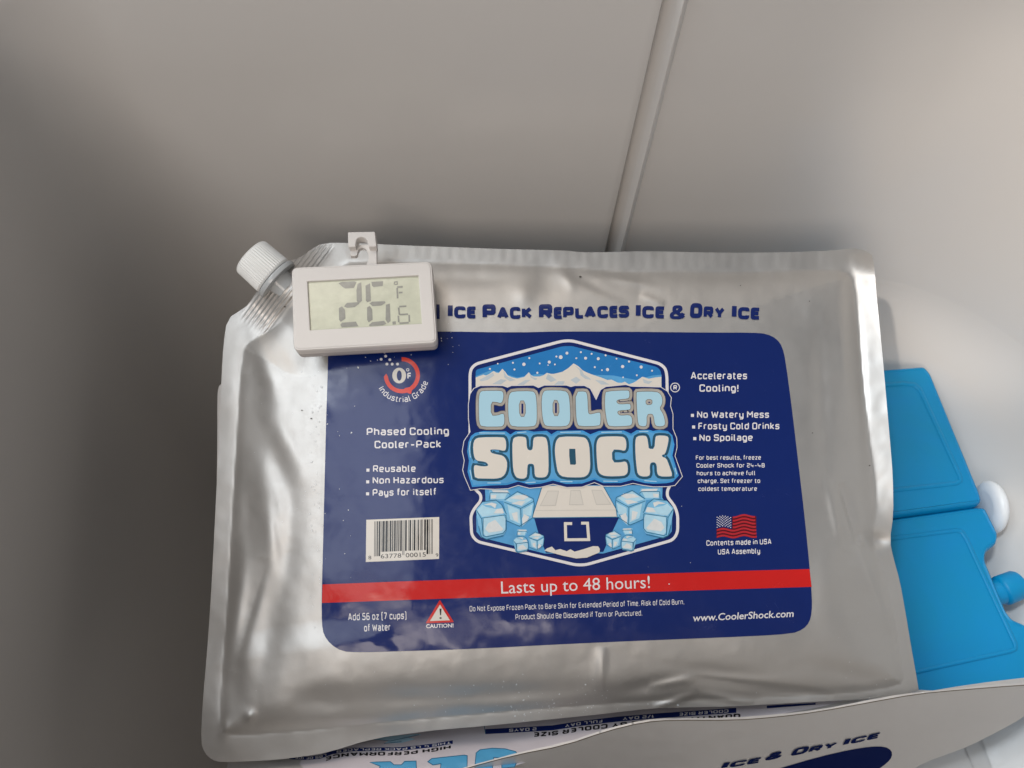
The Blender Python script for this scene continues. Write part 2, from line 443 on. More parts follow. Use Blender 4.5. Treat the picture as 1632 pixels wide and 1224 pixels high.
def cut_fine(Q, F, step):
    bm = bmesh.new(); vs = [bm.verts.new((x, y, 0)) for x, y in Q]
    for f in F:
        try: bm.faces.new([vs[i] for i in f])
        except ValueError: pass
    lo, hi = Q.min(0), Q.max(0)
    for ax_ in (0, 1):
        c = lo[ax_] + step * 0.5
        while c < hi[ax_]:
            co = [0, 0, 0]; co[ax_] = c; no = [0, 0, 0]; no[ax_] = 1
            bmesh.ops.bisect_plane(bm, geom=bm.verts[:] + bm.edges[:] + bm.faces[:], plane_co=co, plane_no=no, dist=1e-5); c += step
    bmesh.ops.delete(bm, geom=[v for v in bm.verts if not v.link_faces], context='VERTS')
    bm.verts.index_update(); Q2 = np.array([v.co[:2] for v in bm.verts]); F2 = [[v.index for v in f.verts] for f in bm.faces]
    bm.free(); return Q2, F2
def heavy(name, s, a, b, h, surf, off, m, parent, small=0.8, shear=0.0, wt=3.0):
    """thick capitals, the first letter of each word full height"""
    V = []; F = []; Lr = []; n = 0; x = 0.0
    for i, ch in enumerate(s):
        if ch == ' ': x += 4.5; continue
        sc = 1.0 if (i == 0 or s[i - 1] == ' ') else small
        FR[0] = 2.2 if ch in 'CDS&' else 0.8
        v, f, l, wd = text_strokes(ch, wt, 0); FR[0] = 1.7
        if ch == 'I': wd = wt + 0.3
        V.append(v * sc + [x, 0]); F += [[q + n for q in g] for g in f]; Lr.append(l); n += len(v); x += (v[:, 0].max()) * sc + 0.9
    V = np.vstack(V); V[:, 0] -= V[:, 0].min()
    return place_text(name, (V, F, np.concatenate(Lr), V[:, 0].max()), a, b, h, surf, off, m, parent, shear)
def place_text(name, data, a, b, h, surf, off, m, parent, shear=0.0, label=None):
    """lay lettering between two baseline points (photo pixels), capitals h pixels tall"""
    V, F, Lr, W = data
    a = np.array(a, float); b = np.array(b, float); u = (b - a) / W
    L = np.linalg.norm(b - a); up = np.array([(b - a)[1], -(b - a)[0]]) / L * h / 10.0 + (b - a) / L * shear * h / 10
    Q = a + V[:, :1] * u + V[:, 1:] * up
    if h > 8.5:                                       # big letters follow the relief closely
        if not Lr.any(): Q, F = cut_fine(Q, F, 4.0); Lr = np.zeros(len(Q))
        elif h > 11.9 or shear:
            QQ = []; FF = []; LL = []; n = 0
            for l in np.unique(Lr):
                q, f = cut_fine(Q, [g for g in F if Lr[g[0]] == l], 4.0)
                QQ.append(q); FF += [[i + n for i in g] for g in f]; LL += [l] * len(q); n += len(q)
            Q = np.vstack(QQ); F = FF; Lr = np.array(LL)
    F = orient(Q, F)
    return mk(name, surf.P(Q[:, 0], Q[:, 1], off + Lr * 1.2e-5), F, m, parent, surf.N(Q[:, 0], Q[:, 1]), label=label)

def edge_loops(F):
    cnt = {}
    for f in F:
        for i in range(len(f)):
            e = (f[i], f[(i + 1) % len(f)]); k = (min(e), max(e)); cnt.setdefault(k, []).append(e)
    return [v[0] for v in cnt.values() if len(v) == 1]
def sheet(name, P, surf, m, parent, step, back, thin=0.0006, label=None):
    """a filled bag: relieved front, swollen back, closed along the rim. back(px,py) is the depth behind the plane"""
    V, F = gridfill(P, step); px, py = V[:, 0], V[:, 1]
    A = surf.P(px, py)
    H = surf.h(px, py); base = A - surf.n * H[:, None]
    B = base - surf.n * np.maximum(back(px, py), -H + thin)[:, None]
    n = len(V); bd = edge_loops(F)
    ids = sorted({i for e in bd for i in e}); mp = {k: q for q, k in enumerate(ids)}; m0 = 2 * n; k0 = len(ids)
    FF = list(F) + [[i + n for i in f[::-1]] for f in F] + [[mp[b] + m0, mp[a] + m0, mp[a] + m0 + k0, mp[b] + m0 + k0] for a, b in bd]
    out = np.zeros((k0, 3))
    for a, b in bd:
        c = np.cross(A[b] - A[a], surf.n); c /= np.linalg.norm(c) + 1e-12
        out[mp[a]] += c; out[mp[b]] += c
    out /= np.linalg.norm(out, axis=1, keepdims=True) + 1e-12
    NF = surf.N(px, py)
    NN = np.vstack([NF, np.tile(-surf.n, (n, 1)), out, out])
    return mk(name, np.vstack([A, B, A[ids], B[ids]]), FF, m, parent, NN, label=label)
def loft(name, rings, m, parent, cap_top=True, cap_bot=True, smooth=True, label=None):
    """rings: lists of equally many 3-D points"""
    n = len(rings[0]); V = np.vstack([np.array(r) for r in rings]); F = []
    for k in range(len(rings) - 1):
        for i in range(n):
            j = (i + 1) % n; F.append([k * n + i, k * n + j, (k + 1) * n + j, (k + 1) * n + i])
    if cap_top: F.append(list(range(n))[::-1])
    if cap_bot: F.append([(len(rings) - 1) * n + i for i in range(n)])
    o = mk(name, V, F, m, parent, smooth=False, label=label)
    me = o.data; bm = bmesh.new(); bm.from_mesh(me); bmesh.ops.recalc_face_normals(bm, faces=bm.faces)
    bm.to_mesh(me); bm.free()
    if smooth:
        me.shade_smooth()
        me.set_sharp_from_angle(angle=R_(38))
        for q in me.polygons:
            if len(q.vertices) > 8: q.use_smooth = False
    return o
def prism(name, P, surf, rings, m, parent, **k):
    """rings: (outward offset in pixels, depth behind the sheet in metres)"""
    out = []
    for o, d in rings:
        Q = np.array(offset(P, o) if o else P)
        out.append(surf.P(Q[:, 0], Q[:, 1]) - surf.n * d)
    return loft(name, out, m, parent, **k)

# ================================================================== cooler
WX0, WX1, WY0, WY1 = -0.238, 0.325, -0.330, 0.116
FLOOR, RIM = -0.400, 0.152
def liner_path(ins, z=0.0):
    """inner outline of the tub, seen from above, moved inwards by ins; with the moulded step in the back wall"""
    cs = [(WX0, WY0, .05), (WX1, WY0, .06), (WX1, WY1, .118), (WX0, WY1, .052)]
    pts = []
    for i, (x, y, r) in enumerate(cs):
        sx = 1 if x == WX0 else -1; sy = 1 if y == WY0 else -1
        cx, cy = x + sx * r, y + sy * r; rr = max(r - ins, 0.004)
        a0 = {(1, 1): 180, (-1, 1): 270, (-1, -1): 0, (1, -1): 90}[(sx, sy)]
        for k in range(25):
            a = R_(a0 + 90 * k / 24); pts.append((cx + rr * math.cos(a), cy + rr * math.sin(a)))
        if i == 2:                                  # along the back wall, right to left: the step
            y0 = WY1 - ins
            prof = [(0.0160, 0), (0.0135, 0), (0.0118, -.0001), (0.0106, -.0009), (0.0098, -.0016), (0.0090, -.0018), (0.0082, -.0012), (0.0072, 0.0003),
                    (0.0058, 0.0012), (0.0042, 0.0021), (0.0026, 0.0028), (0.0015, 0.0030), (0.0009, 0.0024), (0.0004, 0.0010), (0.0, 0.0002), (-.0006, 0.0), (-.004, 0)]
            k = 1.0 if ins < 0.02 else 0.0
            pts += [(0.0592 + 0.063 * z + s, y0 + 1.7 * k * d) for s, d in prof]
    return pts
rings = []
for ins, z in [(0.045, FLOOR), (0.022, FLOOR), (0.014, FLOOR + .0012), (0.008, FLOOR + .0045), (0.004, FLOOR + .009), (0.0012, FLOOR + .015),
               (0, FLOOR + .022), (0, -0.06), (0, 0.0), (0, 0.06), (0, 0.10), (0, RIM - .008), (-.001, RIM - .003), (-.004, RIM)]:
    rings.append([(x, y, z) for x, y in liner_path(ins, max(z, -.15))])
for e, z in [(0.036, RIM), (0.040, RIM - .004), (0.040, -0.43)]:
    rings.append([(x, y, z) for x, y in [(px + (px - .0435) / .28 * e, py + (py + .08) / .195 * e) for px, py in liner_path(0)]])
cooler = thing('cooler', ((WX0 + WX1) / 2, (WY0 + WY1) / 2, -0.43),
               'open cooler tub with smooth white plastic walls around the ice packs', 'cooler')
loft('tub_liner', rings, LINER, cooler, cap_top=True, cap_bot=True)

def step_ring(e, z):  # step added so the right floor stays bright above a dark well
    q = [p for p in liner_path(e) if p[0] > 0.12]
    return [(0.10, WY0 + .095, min(z, -.1401)), (0.103, WY0 + e, z)] + [(x, y, z) for x, y in q] + [(0.103, WY1 - e, z), (0.10, WY1 - .095, min(z, -.1401))]
loft('added_step', [step_ring(-.003, -.399), step_ring(-.003, -.030), step_ring(-.0004, -.031)] + [step_ring(e, -.140 + .095 - math.sqrt(max(0, .095 ** 2 - (.095 - e) ** 2))) for e in (.0001, .0005, .0012, .0025, .0045, .007, .010, .015, .021, .029, .038, .048, .060, .075, .095)], LINER, cooler, label='added white step in the tub floor')
# ================================================================== pouch on top
N1 = camn(-0.03, 0.17, 0.98)
P1 = CAMP + RF * 0.41
SEAL = smooth_poly([(383, 560), (376, 700), (368, 840), (362, 960), (356, 1040), (350, 1120), (351, 1166), (362, 1172), (400, 1172), (480, 1166), (560, 1158),
        (660, 1148), (800, 1136), (1000, 1120), (1200, 1114), (1360, 1106), (1436, 1094), (1442, 1080), (1428, 990), (1412, 920), (1394, 872), (1393, 840),
        (1398, 800), (1388, 720), (1377, 620), (1368, 520), (1362, 450), (1350, 430), (1300, 429), (1180, 432), (1070, 430), (1000, 433), (900, 424),
        (700, 417), (560, 414), (540, 424), (505, 455), (470, 478), (440, 520), (400, 541)], 1)
def g2(x, y, cx, cy, sx, sy, a, rot=0.0):
    c, s = math.cos(R_(rot)), math.sin(R_(rot)); dx, dy = x - cx, y - cy
    u, v = dx * c + dy * s, -dx * s + dy * c
    return a * np.exp(-(u / sx) ** 2 - (v / sy) ** 2)
def crease(x, y, x0, y0, x1, y1, wd, a, skew=0.0):
    """a fold running from one pixel to another, fading at both ends; skew makes one side steep"""
    d = np.array([x1 - x0, y1 - y0], float); L = np.hypot(*d); d /= L
    u = ((x - x0) * d[0] + (y - y0) * d[1]) / L; v = (-(x - x0) * d[1] + (y - y0) * d[0])
    e = np.clip(u, 0, 1) * np.clip(1 - u, 0, 1) * 4
    e = np.clip(e, 0, 1) ** 0.8
    wv = np.where(v > 0, wd * (1 + skew), wd * (1 - skew))
    return a * e * np.exp(-(v / wv) ** 2)
def waves(x, y, seed, n, lo, hi, amp):
    rng = np.random.RandomState(seed); r = np.zeros_like(x)
    for _ in range(n):
        k = 2 * math.pi / rng.uniform(lo, hi); a = rng.uniform(0, 2 * math.pi)
        r += np.sin(k * (x * math.cos(a) + y * math.sin(a)) + rng.uniform(0, 6.28)) * (lo / (2 * math.pi / k)) ** -0.7
    return r * amp / math.sqrt(n)
MM = 0.001
def h1(x, y):
    ins = inside(SEAL, x, y); d = dist(SEAL, x, y); sd = np.where(ins, d, -d)
    t = np.clip(sd, 0, None); t = np.sqrt(t * t + 9.0) - 3.0
    # swelling of the filled part
    ts = np.zeros_like(t)
    for L in ([(383, 500), (368, 840), (352, 1180)], [(340, 1172), (560, 1158), (1000, 1120), (1445, 1096)], [(1442, 1110), (1394, 860), (1377, 620), (1355, 420)], [(380, 414), (700, 417), (1000, 430), (1370, 429)]):
        ts += 1.0 / np.maximum(dist(L, x, y, False), 1.0) ** 2
    ts = np.minimum(1.0 / np.sqrt(ts), t + 0.5); ts = np.sqrt(ts * ts + 49.0) - 7.0
    h = 14.5 * MM * (1 - np.exp(-(ts / 85.0))) + 2.2 * MM * (1 - np.exp(-(t / 9.0)))
    # the welded margin leans away from the middle, most on the right
    o = np.clip(-sd, 0, None); o = np.sqrt(o * o + 9.0) - 3.0
    lean = 0.05 * MM + (-0.15) * MM * sstep(1330, 1370, x) * sstep(900, 760, y) * sstep(400, 440, y) + 0.10 * MM * sstep(900, 400, x) * sstep(480, 420, y)
    h = h - o * lean * 0.9
    lab = sstep(-10, 60, x - 520) * sstep(10, -60, x - 1290) * sstep(-20, 30, y - 478) * sstep(20, -60, y - 1035)
    q = 1 - 0.68 * lab
    # soft dents of the left flank
    h += g2(x, y, 405, 640, 22, 95, -1.6 * MM) + g2(x, y, 420, 580, 14, 60, 1.3 * MM, -18)
    h += g2(x, y, 470, 545, 20, 50, -1.5 * MM) + g2(x, y, 455, 700, 18, 55, 1.0 * MM, -30) + g2(x, y, 445, 745, 18, 50, -1.5 * MM, -20)
    h += g2(x, y, 395, 830, 14, 70, -1.0 * MM) + g2(x, y, 430, 840, 14, 60, 1.4 * MM, -6) + g2(x, y, 460, 860, 16, 55, -0.9 * MM)
    h += crease(x, y, 440, 770, 458, 880, 11, 0.5 * MM, -.3) + crease(x, y, 424, 890, 372, 1070, 13, -1.0 * MM, .35)
    h += g2(x, y, 380, 960, 12, 90, 1.2 * MM, 8) + g2(x, y, 430, 1000, 26, 110, -2.0 * MM, 12) + g2(x, y, 375, 1090, 16, 50, -1.2 * MM)
    h += g2(x, y, 398, 1142, 9, 9, 1.4 * MM) + g2(x, y, 358, 1160, 8, 14, 1.0 * MM) + crease(x, y, 400, 1140, 560, 1080, 22, 0.8 * MM)
    # bottom bellies
    h += g2(x, y, 515, 1115, 50, 20, -2.0 * MM) + g2(x, y, 640, 1110, 60, 18, -1.6 * MM) + g2(x, y, 600, 1150, 60, 14, 1.0 * MM)
    h += g2(x, y, 800, 1105, 130, 14, -1.6 * MM, -3) + g2(x, y, 970, 1085, 40, 30, 1.2 * MM) + crease(x, y, 962, 1030, 958, 1100, 9, 1.2 * MM, .3)
    h += g2(x, y, 1035, 1092, 60, 12, -1.5 * MM, -12) + crease(x, y, 1030, 1095, 1110, 1080, 7, 1.2 * MM) + crease(x, y, 1100, 1080, 1330, 1106, 9, -1.4 * MM, .4)
    h += g2(x, y, 1150, 1070, 70, 10, -1.0 * MM, 6) + g2(x, y, 1230, 1085, 60, 12, 0.9 * MM) + g2(x, y, 1360, 1075, 50, 14, -1.6 * MM, 10)
    h += crease(x, y, 1040, 1128, 1110, 1106, 6, 1.0 * MM) + crease(x, y, 1110, 1104, 1200, 1120, 6, 0.8 * MM)
    # top dents between the weld and the heading
    h += g2(x, y, 760, 445, 60, 12, -1.0 * MM) + g2(x, y, 870, 450, 22, 22, -1.3 * MM, 20) + g2(x, y, 835, 470, 14, 16, 0.9 * MM) + g2(x, y, 905, 445, 10, 20, 0.9 * MM, -30)
    h += g2(x, y, 940, 455, 40, 10, -0.9 * MM, 25) + g2(x, y, 1000, 448, 45, 7, 0.7 * MM, 10) + g2(x, y, 740, 490, 40, 16, 0.5 * MM) + crease(x, y, 880, 430, 1000, 490, 9, 0.6 * MM)
    h += crease(x, y, 1020, 470, 1060, 486, 6, 0.5 * MM) + g2(x, y, 1150, 440, 60, 10, -0.6 * MM) + g2(x, y, 1265, 500, 30, 40, -0.7 * MM) + g2(x, y, 1310, 620, 14, 110, -1.0 * MM, -3)
    # right flank
    h += g2(x, y, 1345, 560, 12, 90, 1.0 * MM, -4) + g2(x, y, 1372, 600, 7, 90, -1.0 * MM, -4) + crease(x, y, 1338, 770, 1368, 870, 8, -1.6 * MM, -.5)
    h += crease(x, y, 1318, 760, 1345, 880, 9, 1.0 * MM) + crease(x, y, 1366, 858, 1392, 868, 6, 1.2 * MM) + crease(x, y, 1366, 866, 1420, 1010, 8, 0.9 * MM, .4)
    h += crease(x, y, 1340, 880, 1400, 1080, 20, -0.9 * MM) + g2(x, y, 1320, 900, 22, 70, 0.8 * MM) + g2(x, y, 1395, 862, 22, 12, -2.4 * MM)
    h += waves(x, y, 3, 14, 60, 190, 0.16 * MM) * q + waves(x, y, 5, 16, 20, 55, 0.030 * MM) * (0.25 + 0.75 * q) + waves(x, y, 6, 18, 13, 26, 0.007 * MM)
    # the label side towards the left leans a little to the left, as a full bag does
    h += -0.0009 * MM * np.clip(700 - x, 0, 190) ** 1.5 * sstep(1035, 985, y + (x - 520) * 0.15)
    # spout corner: the film is drawn up over the neck and pleated along the slanted weld
    ax, ay = (x - 462) * 0.78 + (y - 452) * 0.62, -(x - 462) * 0.62 + (y - 452) * 0.78      # ax along the neck (inwards), ay across
    band = sstep(-34, -22, ax) * sstep(26, 12, ax) * sstep(96, 76, np.abs(ay))
    h += 11.0 * MM * np.exp(-(ay / 46) ** 2) * sstep(95, -10, ax) * sstep(-60, -30, ax)
    h += band * 0.30 * MM * np.sin(ax * 0.95 + 0.8 * np.sin(ay * 0.05)) * sstep(4, 20, np.abs(ay) + 8)
    h -= band * sstep(20, 28, ax + 8) * 1.0 * MM
    # thin sealing ribs along the welded margins
    rib = np.where((sd < -4) & (y < 430) & (x > 560), 0.006 * MM * np.sin(x * 1.6), 0)
    return h + rib
S1 = Surf(P1, N1, h1)
S1F = Surf(P1, N1)
OUT1 = [(362, 508), (386, 493), (396, 485), (410, 463), (430, 436), (455, 418), (480, 410), (496, 397), (515, 387), (560, 387), (640, 391), (700, 393), (800, 397), (900, 399), (925, 402), (960, 402),
        (1030, 400), (1150, 403), (1260, 402), (1330, 399), (1345, 397), (1362, 396), (1380, 399), (1391, 408), (1394, 430), (1398, 480), (1406, 560), (1413, 640), (1420, 720),
        (1423, 760), (1424, 820), (1418, 862), (1424, 890), (1434, 925), (1443, 975), (1452, 1030), (1461, 1080), (1465, 1105), (1371, 1115), (1303, 1118), (1250, 1121),
        (1169, 1126), (1100, 1127), (1035, 1129), (960, 1138), (900, 1144), (774, 1157), (700, 1163), (667, 1167), (594, 1177), (520, 1200), (480, 1206), (440, 1211),
        (400, 1213), (352, 1215), (338, 1211), (326, 1200), (320, 1182), (323, 1120), (330, 1040), (337, 940), (343, 820), (349, 700), (353, 600), (356, 550)]
OUT1 = smooth_poly(OUT1, 1)
pouch = thing('ice_pack_pouch', tuple(at(900, 1150, S1F, -0.03)), 'silver foil ice pack pouch with full blue label lying on top under the thermometer', 'ice pack',
              'silver foil ice pack pouches stacked in the cooler')
def back1(x, y):
    ins = inside(SEAL, x, y); t = np.where(ins, dist(SEAL, x, y), 0)
    return 0.0008 + 11 * MM * (1 - np.exp(-(t / 80.0))) + (-h1(x, y)) * 0 + np.clip(-h1(x, y), 0, None)
sheet('foil_bag', OUT1, S1, FILM, pouch, 3.2, back1)

# ---- printed label
LB = 0.00012                                   # thickness of a print layer over the film
LABEL = [(522, 600), (523, 560), (526, 542), (537, 532), (555, 529), (698, 528), (818, 530), (900, 528), (1035, 529), (1120, 530), (1200, 530), (1222, 532), (1238, 540), (1247, 553), (1252, 575),
         (1262, 650), (1272, 735), (1282, 820), (1290, 900), (1294, 950), (1294, 975), (1290, 992), (1280, 1003), (1262, 1010), (1200, 1014), (1050, 1020), (900, 1026.5), (760, 1034),
         (640, 1038), (570, 1040), (545, 1038), (527, 1027), (516, 1012), (513, 995), (512.5, 960), (514, 900), (516, 820), (518, 740), (520, 660)]
LABEL = smooth_poly(LABEL, 1)
label = decal('label', LABEL, S1, LB, NAVY, pouch, 4.0, label='navy blue printed label with a red band and a shield emblem')
K = 0.00004
def lay(n): return LB + K * n
pouch_print = pouch
decal('red_band', [(514, 931.5), (640, 926.6), (740, 923.3), (900, 918.6), (1060, 913.8), (1200, 909.3), (1290.2, 906.9), (1293.6, 935.3), (1150, 939.6), (1000, 944.2), (860, 948.8), (740, 953), (620, 957.2), (513, 961)], S1, lay(1), RED, label, 5)
place_text('lettering', text_mesh('Lasts up to 48 hours!'), (799, 946), (1036, 937), 20.5, S1, lay(2), WHITE, label)
T = text_strokes
def sq(s, a, b, h, wt=1.7, m=WHITE, surf=S1, l=1, par=None, **k):
    return place_text('lettering', T(s, wt), a, b, h, surf, lay(l), m, par or label, **k)
sq('Phased Cooling', (584.5, 694), (716, 692.8), 12)
sq('Cooler-Pack', (597, 714.5), (703.7, 713.5), 12)
for s, x0, x1, y0, y1 in [('Reusable', 594.5, 663, 752.5, 752), ('Non Hazardous', 594, 707.5, 771, 770), ('Pays for itself', 594, 696, 790.5, 789)]:
    sq(s, (x0, y0), (x1, y1), 11)
for x, y in [(586.4, 749.3), (586, 768), (585.8, 787), (1103.6, 662), (1105.5, 680.5), (1107.3, 699)]:
    decal('bullet', [(x - 2.4, y - 2.4), (x + 2.4, y - 2.4), (x + 2.4, y + 2.4), (x - 2.4, y + 2.4)], S1, lay(1), WHITE, label)
sq('Add 56 oz [7 cups]', (555, 989), (648, 986.5), 11.5, 1.6)
sq('of Water', (580.5, 1006.5), (623, 1005), 11.5, 1.7)
sq('Accelerates', (1101, 604.4), (1191, 604.4), 11.5)
sq('Cooling!', (1114.7, 624.2), (1177.5, 624.2), 11.5)
sq('No Watery Mess', (1111, 666), (1226, 666), 10.8)
sq('Frosty Cold Drinks', (1113, 684.4), (1242.5, 684.2), 10.8)
sq('No Spoilage', (1114.7, 703), (1200, 702.6), 10.8)
for s, x0, x1, y in [('For best results, freeze', 1109, 1213, 732.8), ('Cooler Shock for 24-48', 1110, 1219, 745.3), ('hours to achieve full', 1110.5, 1204, 757.6),
                     ('charge. Set freezer to', 1112, 1211.7, 769.9), ('coldest temperature', 1113, 1206.7, 782.5)]:
    sq(s, (x0, y), (x1, y - .3), 7.0, 1.6)
sq('Contents made in USA', (1125.9, 869.8), (1229.7, 867.2), 8.6, 1.7)
sq('USA Assembly', (1144.3, 883.8), (1211.7, 882.2), 8.6, 1.7)
sq('Do Not Expose Frozen Pack to Bare Skin for Extended Period of Time. Risk of Cold Burn.', (748.6, 974.5), (1090.7, 963.3), 8.6, 1.35)
sq('Product Should Be Discarded if Torn or Punctured.', (821.7, 987.6), (1023.8, 981), 8.6, 1.35)
place_text('lettering', text_mesh('www.CoolerShock.com', 0.18), (1103.8, 990.2), (1264.5, 983), 11.5, S1, lay(1), WHITE, label, shear=0.14)
place_text('lettering', text_mesh('CAUTION!', 0.35), (679, 1001), (722.8, 999.6), 6.2, S1, lay(1), WHITE, label)
# warning triangle
decal('warning_triangle', roundpoly([(701, 955.8), (723.6, 991.6), (678.4, 993.4)], 2), S1, lay(2), RED, label)
decal('warning_triangle', [(701.2, 963.6), (717, 988.6), (685.2, 989.8)], S1, lay(3), CREAM, label)
decal('exclamation_mark', [(700.4, 970), (703.8, 970), (702.9, 980.4), (701.3, 980.4)], S1, lay(4), BLACK, label)
decal('exclamation_mark', [(702.1 + 1.9 * math.cos(a / 8 * 6.283), 985.0 + 1.5 * math.sin(a / 8 * 6.283)) for a in range(8)], S1, lay(4), BLACK, label)
# barcode
BC = [(583.8, 828.4), (700, 824), (699.8, 890.7), (583, 895.7)]
code = decal('barcode', BC, S1, lay(1), CREAM, label, 6)
def bcp(u, v):
    a, b, c, d = map(np.array, BC); return tuple((a * (1 - u) + b * u) * (1 - v) + (d * (1 - u) + c * u) * v)
LC = ['0001101', '0011001', '0010011', '0111101', '0100011', '0110001', '0101111', '0111011', '0110111', '0001011']
num = '863778000159'
bits = '101' + ''.join(LC[int(c)] for c in num[:6]) + '01010' + ''.join(''.join('10'[int(q)] for q in LC[int(c)]) for c in num[6:]) + '101'
bars = []; i = 0
while i < len(bits):
    if bits[i] == '1':
        j = i
        while j < len(bits) and bits[j] == '1': j += 1
        u0, u1 = 0.112 + 0.80 * i / 95, 0.112 + 0.80 * j / 95 - 0.0008
        v1 = 0.875 if (i < 10 or i > 84 or 44 < i < 50) else 0.775
        bars.append([bcp(u0, .045), bcp(u1, .045), bcp(u1, v1), bcp(u0, v1)]); i = j
    else: i += 1
decals('barcode_bars', bars, S1, lay(2), BLACK, label, 12)
for s, u0, u1, v in [('8', .035, .075, .94), ('63778', .205, .485, .93), ('00015', .545, .82, .93), ('9', .955, .99, .95)]:
    place_text('lettering', text_mesh(s), bcp(u0, v), bcp(u1, v), 7.2 if len(s) > 1 else 6, S1, lay(2), BLACK, label)
# temperature ring
zr = Z(590, 560, 13.6)
def arc(cx, cy, r, a0, a1, n=30): return [(cx + r * math.cos(R_(a0 + (a1 - a0) * k / n)), cy + r * math.sin(R_(a0 + (a1 - a0) * k / n))) for k in range(n + 1)]
RC = (640.5, 598.0)
ring = arc(*RC, 28.8, -91, 175, 40) + [(615.5, 595.5)] + arc(*RC, 22.3, 175, -91, 40)
decal('temperature_ring', ring, S1, lay(1), ink('ring red ink', (0.75, 0.06, 0.035)), label, 6)
decal('temperature_ring', zr([(740, 800), (870, 770), (905, 830), (885, 925), (800, 895)]), S1, lay(2), MATS['ring red ink'], label)
decal('zero_digit', zr([(628 + 150 * math.cos(t) * 1.0, 524 + 170 * math.sin(t)) for t in [k * 6.2832 / 26 for k in range(26)]]), S1, lay(1), CREAM, label)
decal('zero_digit', zr([(630 + 54 * math.cos(t), 524 + 112 * math.sin(t)) for t in [k * 6.2832 / 20 for k in range(20)]]), S1, lay(2), NAVY, label)
strokes('degree_sign', [zr([(812 + 28 * math.cos(t), 400 + 26 * math.sin(t)) for t in [k * 6.2832 / 12 for k in range(12)]])], 1.1, S1, lay(2), WHITE, label, closed=True)
sq('F', (649.2, 604.2), (656.6, 604.0), 10.2, 2.3)
for k, (x, y) in enumerate([(335, 105), (237, 172), (425, 180), (362, 275), (477, 275), (592, 275), (310, 12)]):
    decal('dot', zr([(x + 32 * math.cos(t), y + 31 * math.sin(t)) for t in [q * 6.2832 / 12 for q in range(12)]]), S1, lay(1), WHITE, label)
def arc_text(s, c, r, a0, a1, h, surf, m, par):
    V, F, Lr, Wd = text_strokes(s, 1.45)
    ang = np.radians(a0 + (a1 - a0) * V[:, 0] / Wd); rr = r - (V[:, 1] - 4) * h / 10
    Q = np.stack([c[0] + rr * np.cos(ang), c[1] + rr * np.sin(ang)], 1)
    return mk('lettering', surf.P(Q[:, 0], Q[:, 1], lay(1) + Lr * 8e-6), orient(Q, F), m, par, surf.N(Q[:, 0], Q[:, 1]))
arc_text('Industrial Grade', RC, 39.5, 150, 14, 9.6, S1, WHITE, label)
# flag
fz = Z(1110, 800, 11.657)
def fw(x): return 22 * math.sin((x - 560) / 95.0) * (0.9 if x < 1100 else 1) - (x - 400) * 0.0
def stripe(x0, x1, y0, y1):
    xs = [x0 + (x1 - x0) * k / 16 for k in range(17)]
    wv = lambda x: 20 * math.sin((x - 880) / 62.0 * 1.0 + 1.57)* -1
    s = lambda x: -0.02 * (x - 700)
    return fz([(x, y0 + wv(x) + s(x)) for x in xs] + [(x, y1 + wv(x) + s(x)) for x in xs[::-1]])
decal('flag', stripe(372, 1112, 255, 660), S1, lay(1), DRED, label)
decal('flag_canton', stripe(360, 660, 235, 488), S1, lay(2), NAVY, label)
for k in range(7):
    decal('flag_stripe', stripe(676 if k < 4 else 378, 1090 + 5 * k, 250 + k * 62, 283 + k * 62), S1, lay(2), FRED, label)
stars = []
for r in range(9):
    for c in range(6 if r % 2 == 0 else 5):
        x = 385 + c * 50 + (25 if r % 2 else 0); y = 275 + r * 23
        y += -20 * math.sin((x - 880) / 62.0 + 1.57) - 0.02 * (x - 700)
        q = fz([(x, y)])[0]; stars.append([(q[0] + .85 * math.cos(t), q[1] + .85 * math.sin(t)) for t in (0, 1.05, 2.1, 3.14, 4.2, 5.24)])
decals('flag_stars', stars, S1, lay(3), WHITE, label)
# registered mark
strokes('registered_mark', [[(1075.9 + 7.1 * math.cos(t), 617.5 + 7.1 * math.sin(t)) for t in [k * 6.2832 / 20 for k in range(20)]]], 1.3, S1, lay(1), WHITE, label, closed=True)
sq('R', (1073.2, 621.3), (1079.3, 621.3), 7.6, 2.2)
# heading on the bare film: big first letters, smaller capitals
for s, a, b, hh in [('Ice', (713.5, 507), (757.5, 507.5), 24), ('Pack', (769, 509), (847.5, 508), 24), ('Replaces', (859, 509), (1003, 506), 24),
                    ('Ice', (1013, 506.5), (1058, 507.5), 24), ('&', (1067.5, 508.5), (1092, 508.5), 22), ('Dry', (1099.5, 506.5), (1154, 508.5), 24), ('Ice', (1166, 508), (1209.5, 509.5), 24)]:
    heavy('lettering', s.upper(), a, b, hh, S1, 0.0003, NAVY2, pouch, wt=2.2 if s == '&' else 3.0)
decal('lettering', [(695.5, 485), (700.6, 485.2), (700.8, 508.5), (695.5, 508.3)], S1, lay(0), NAVY2, pouch)

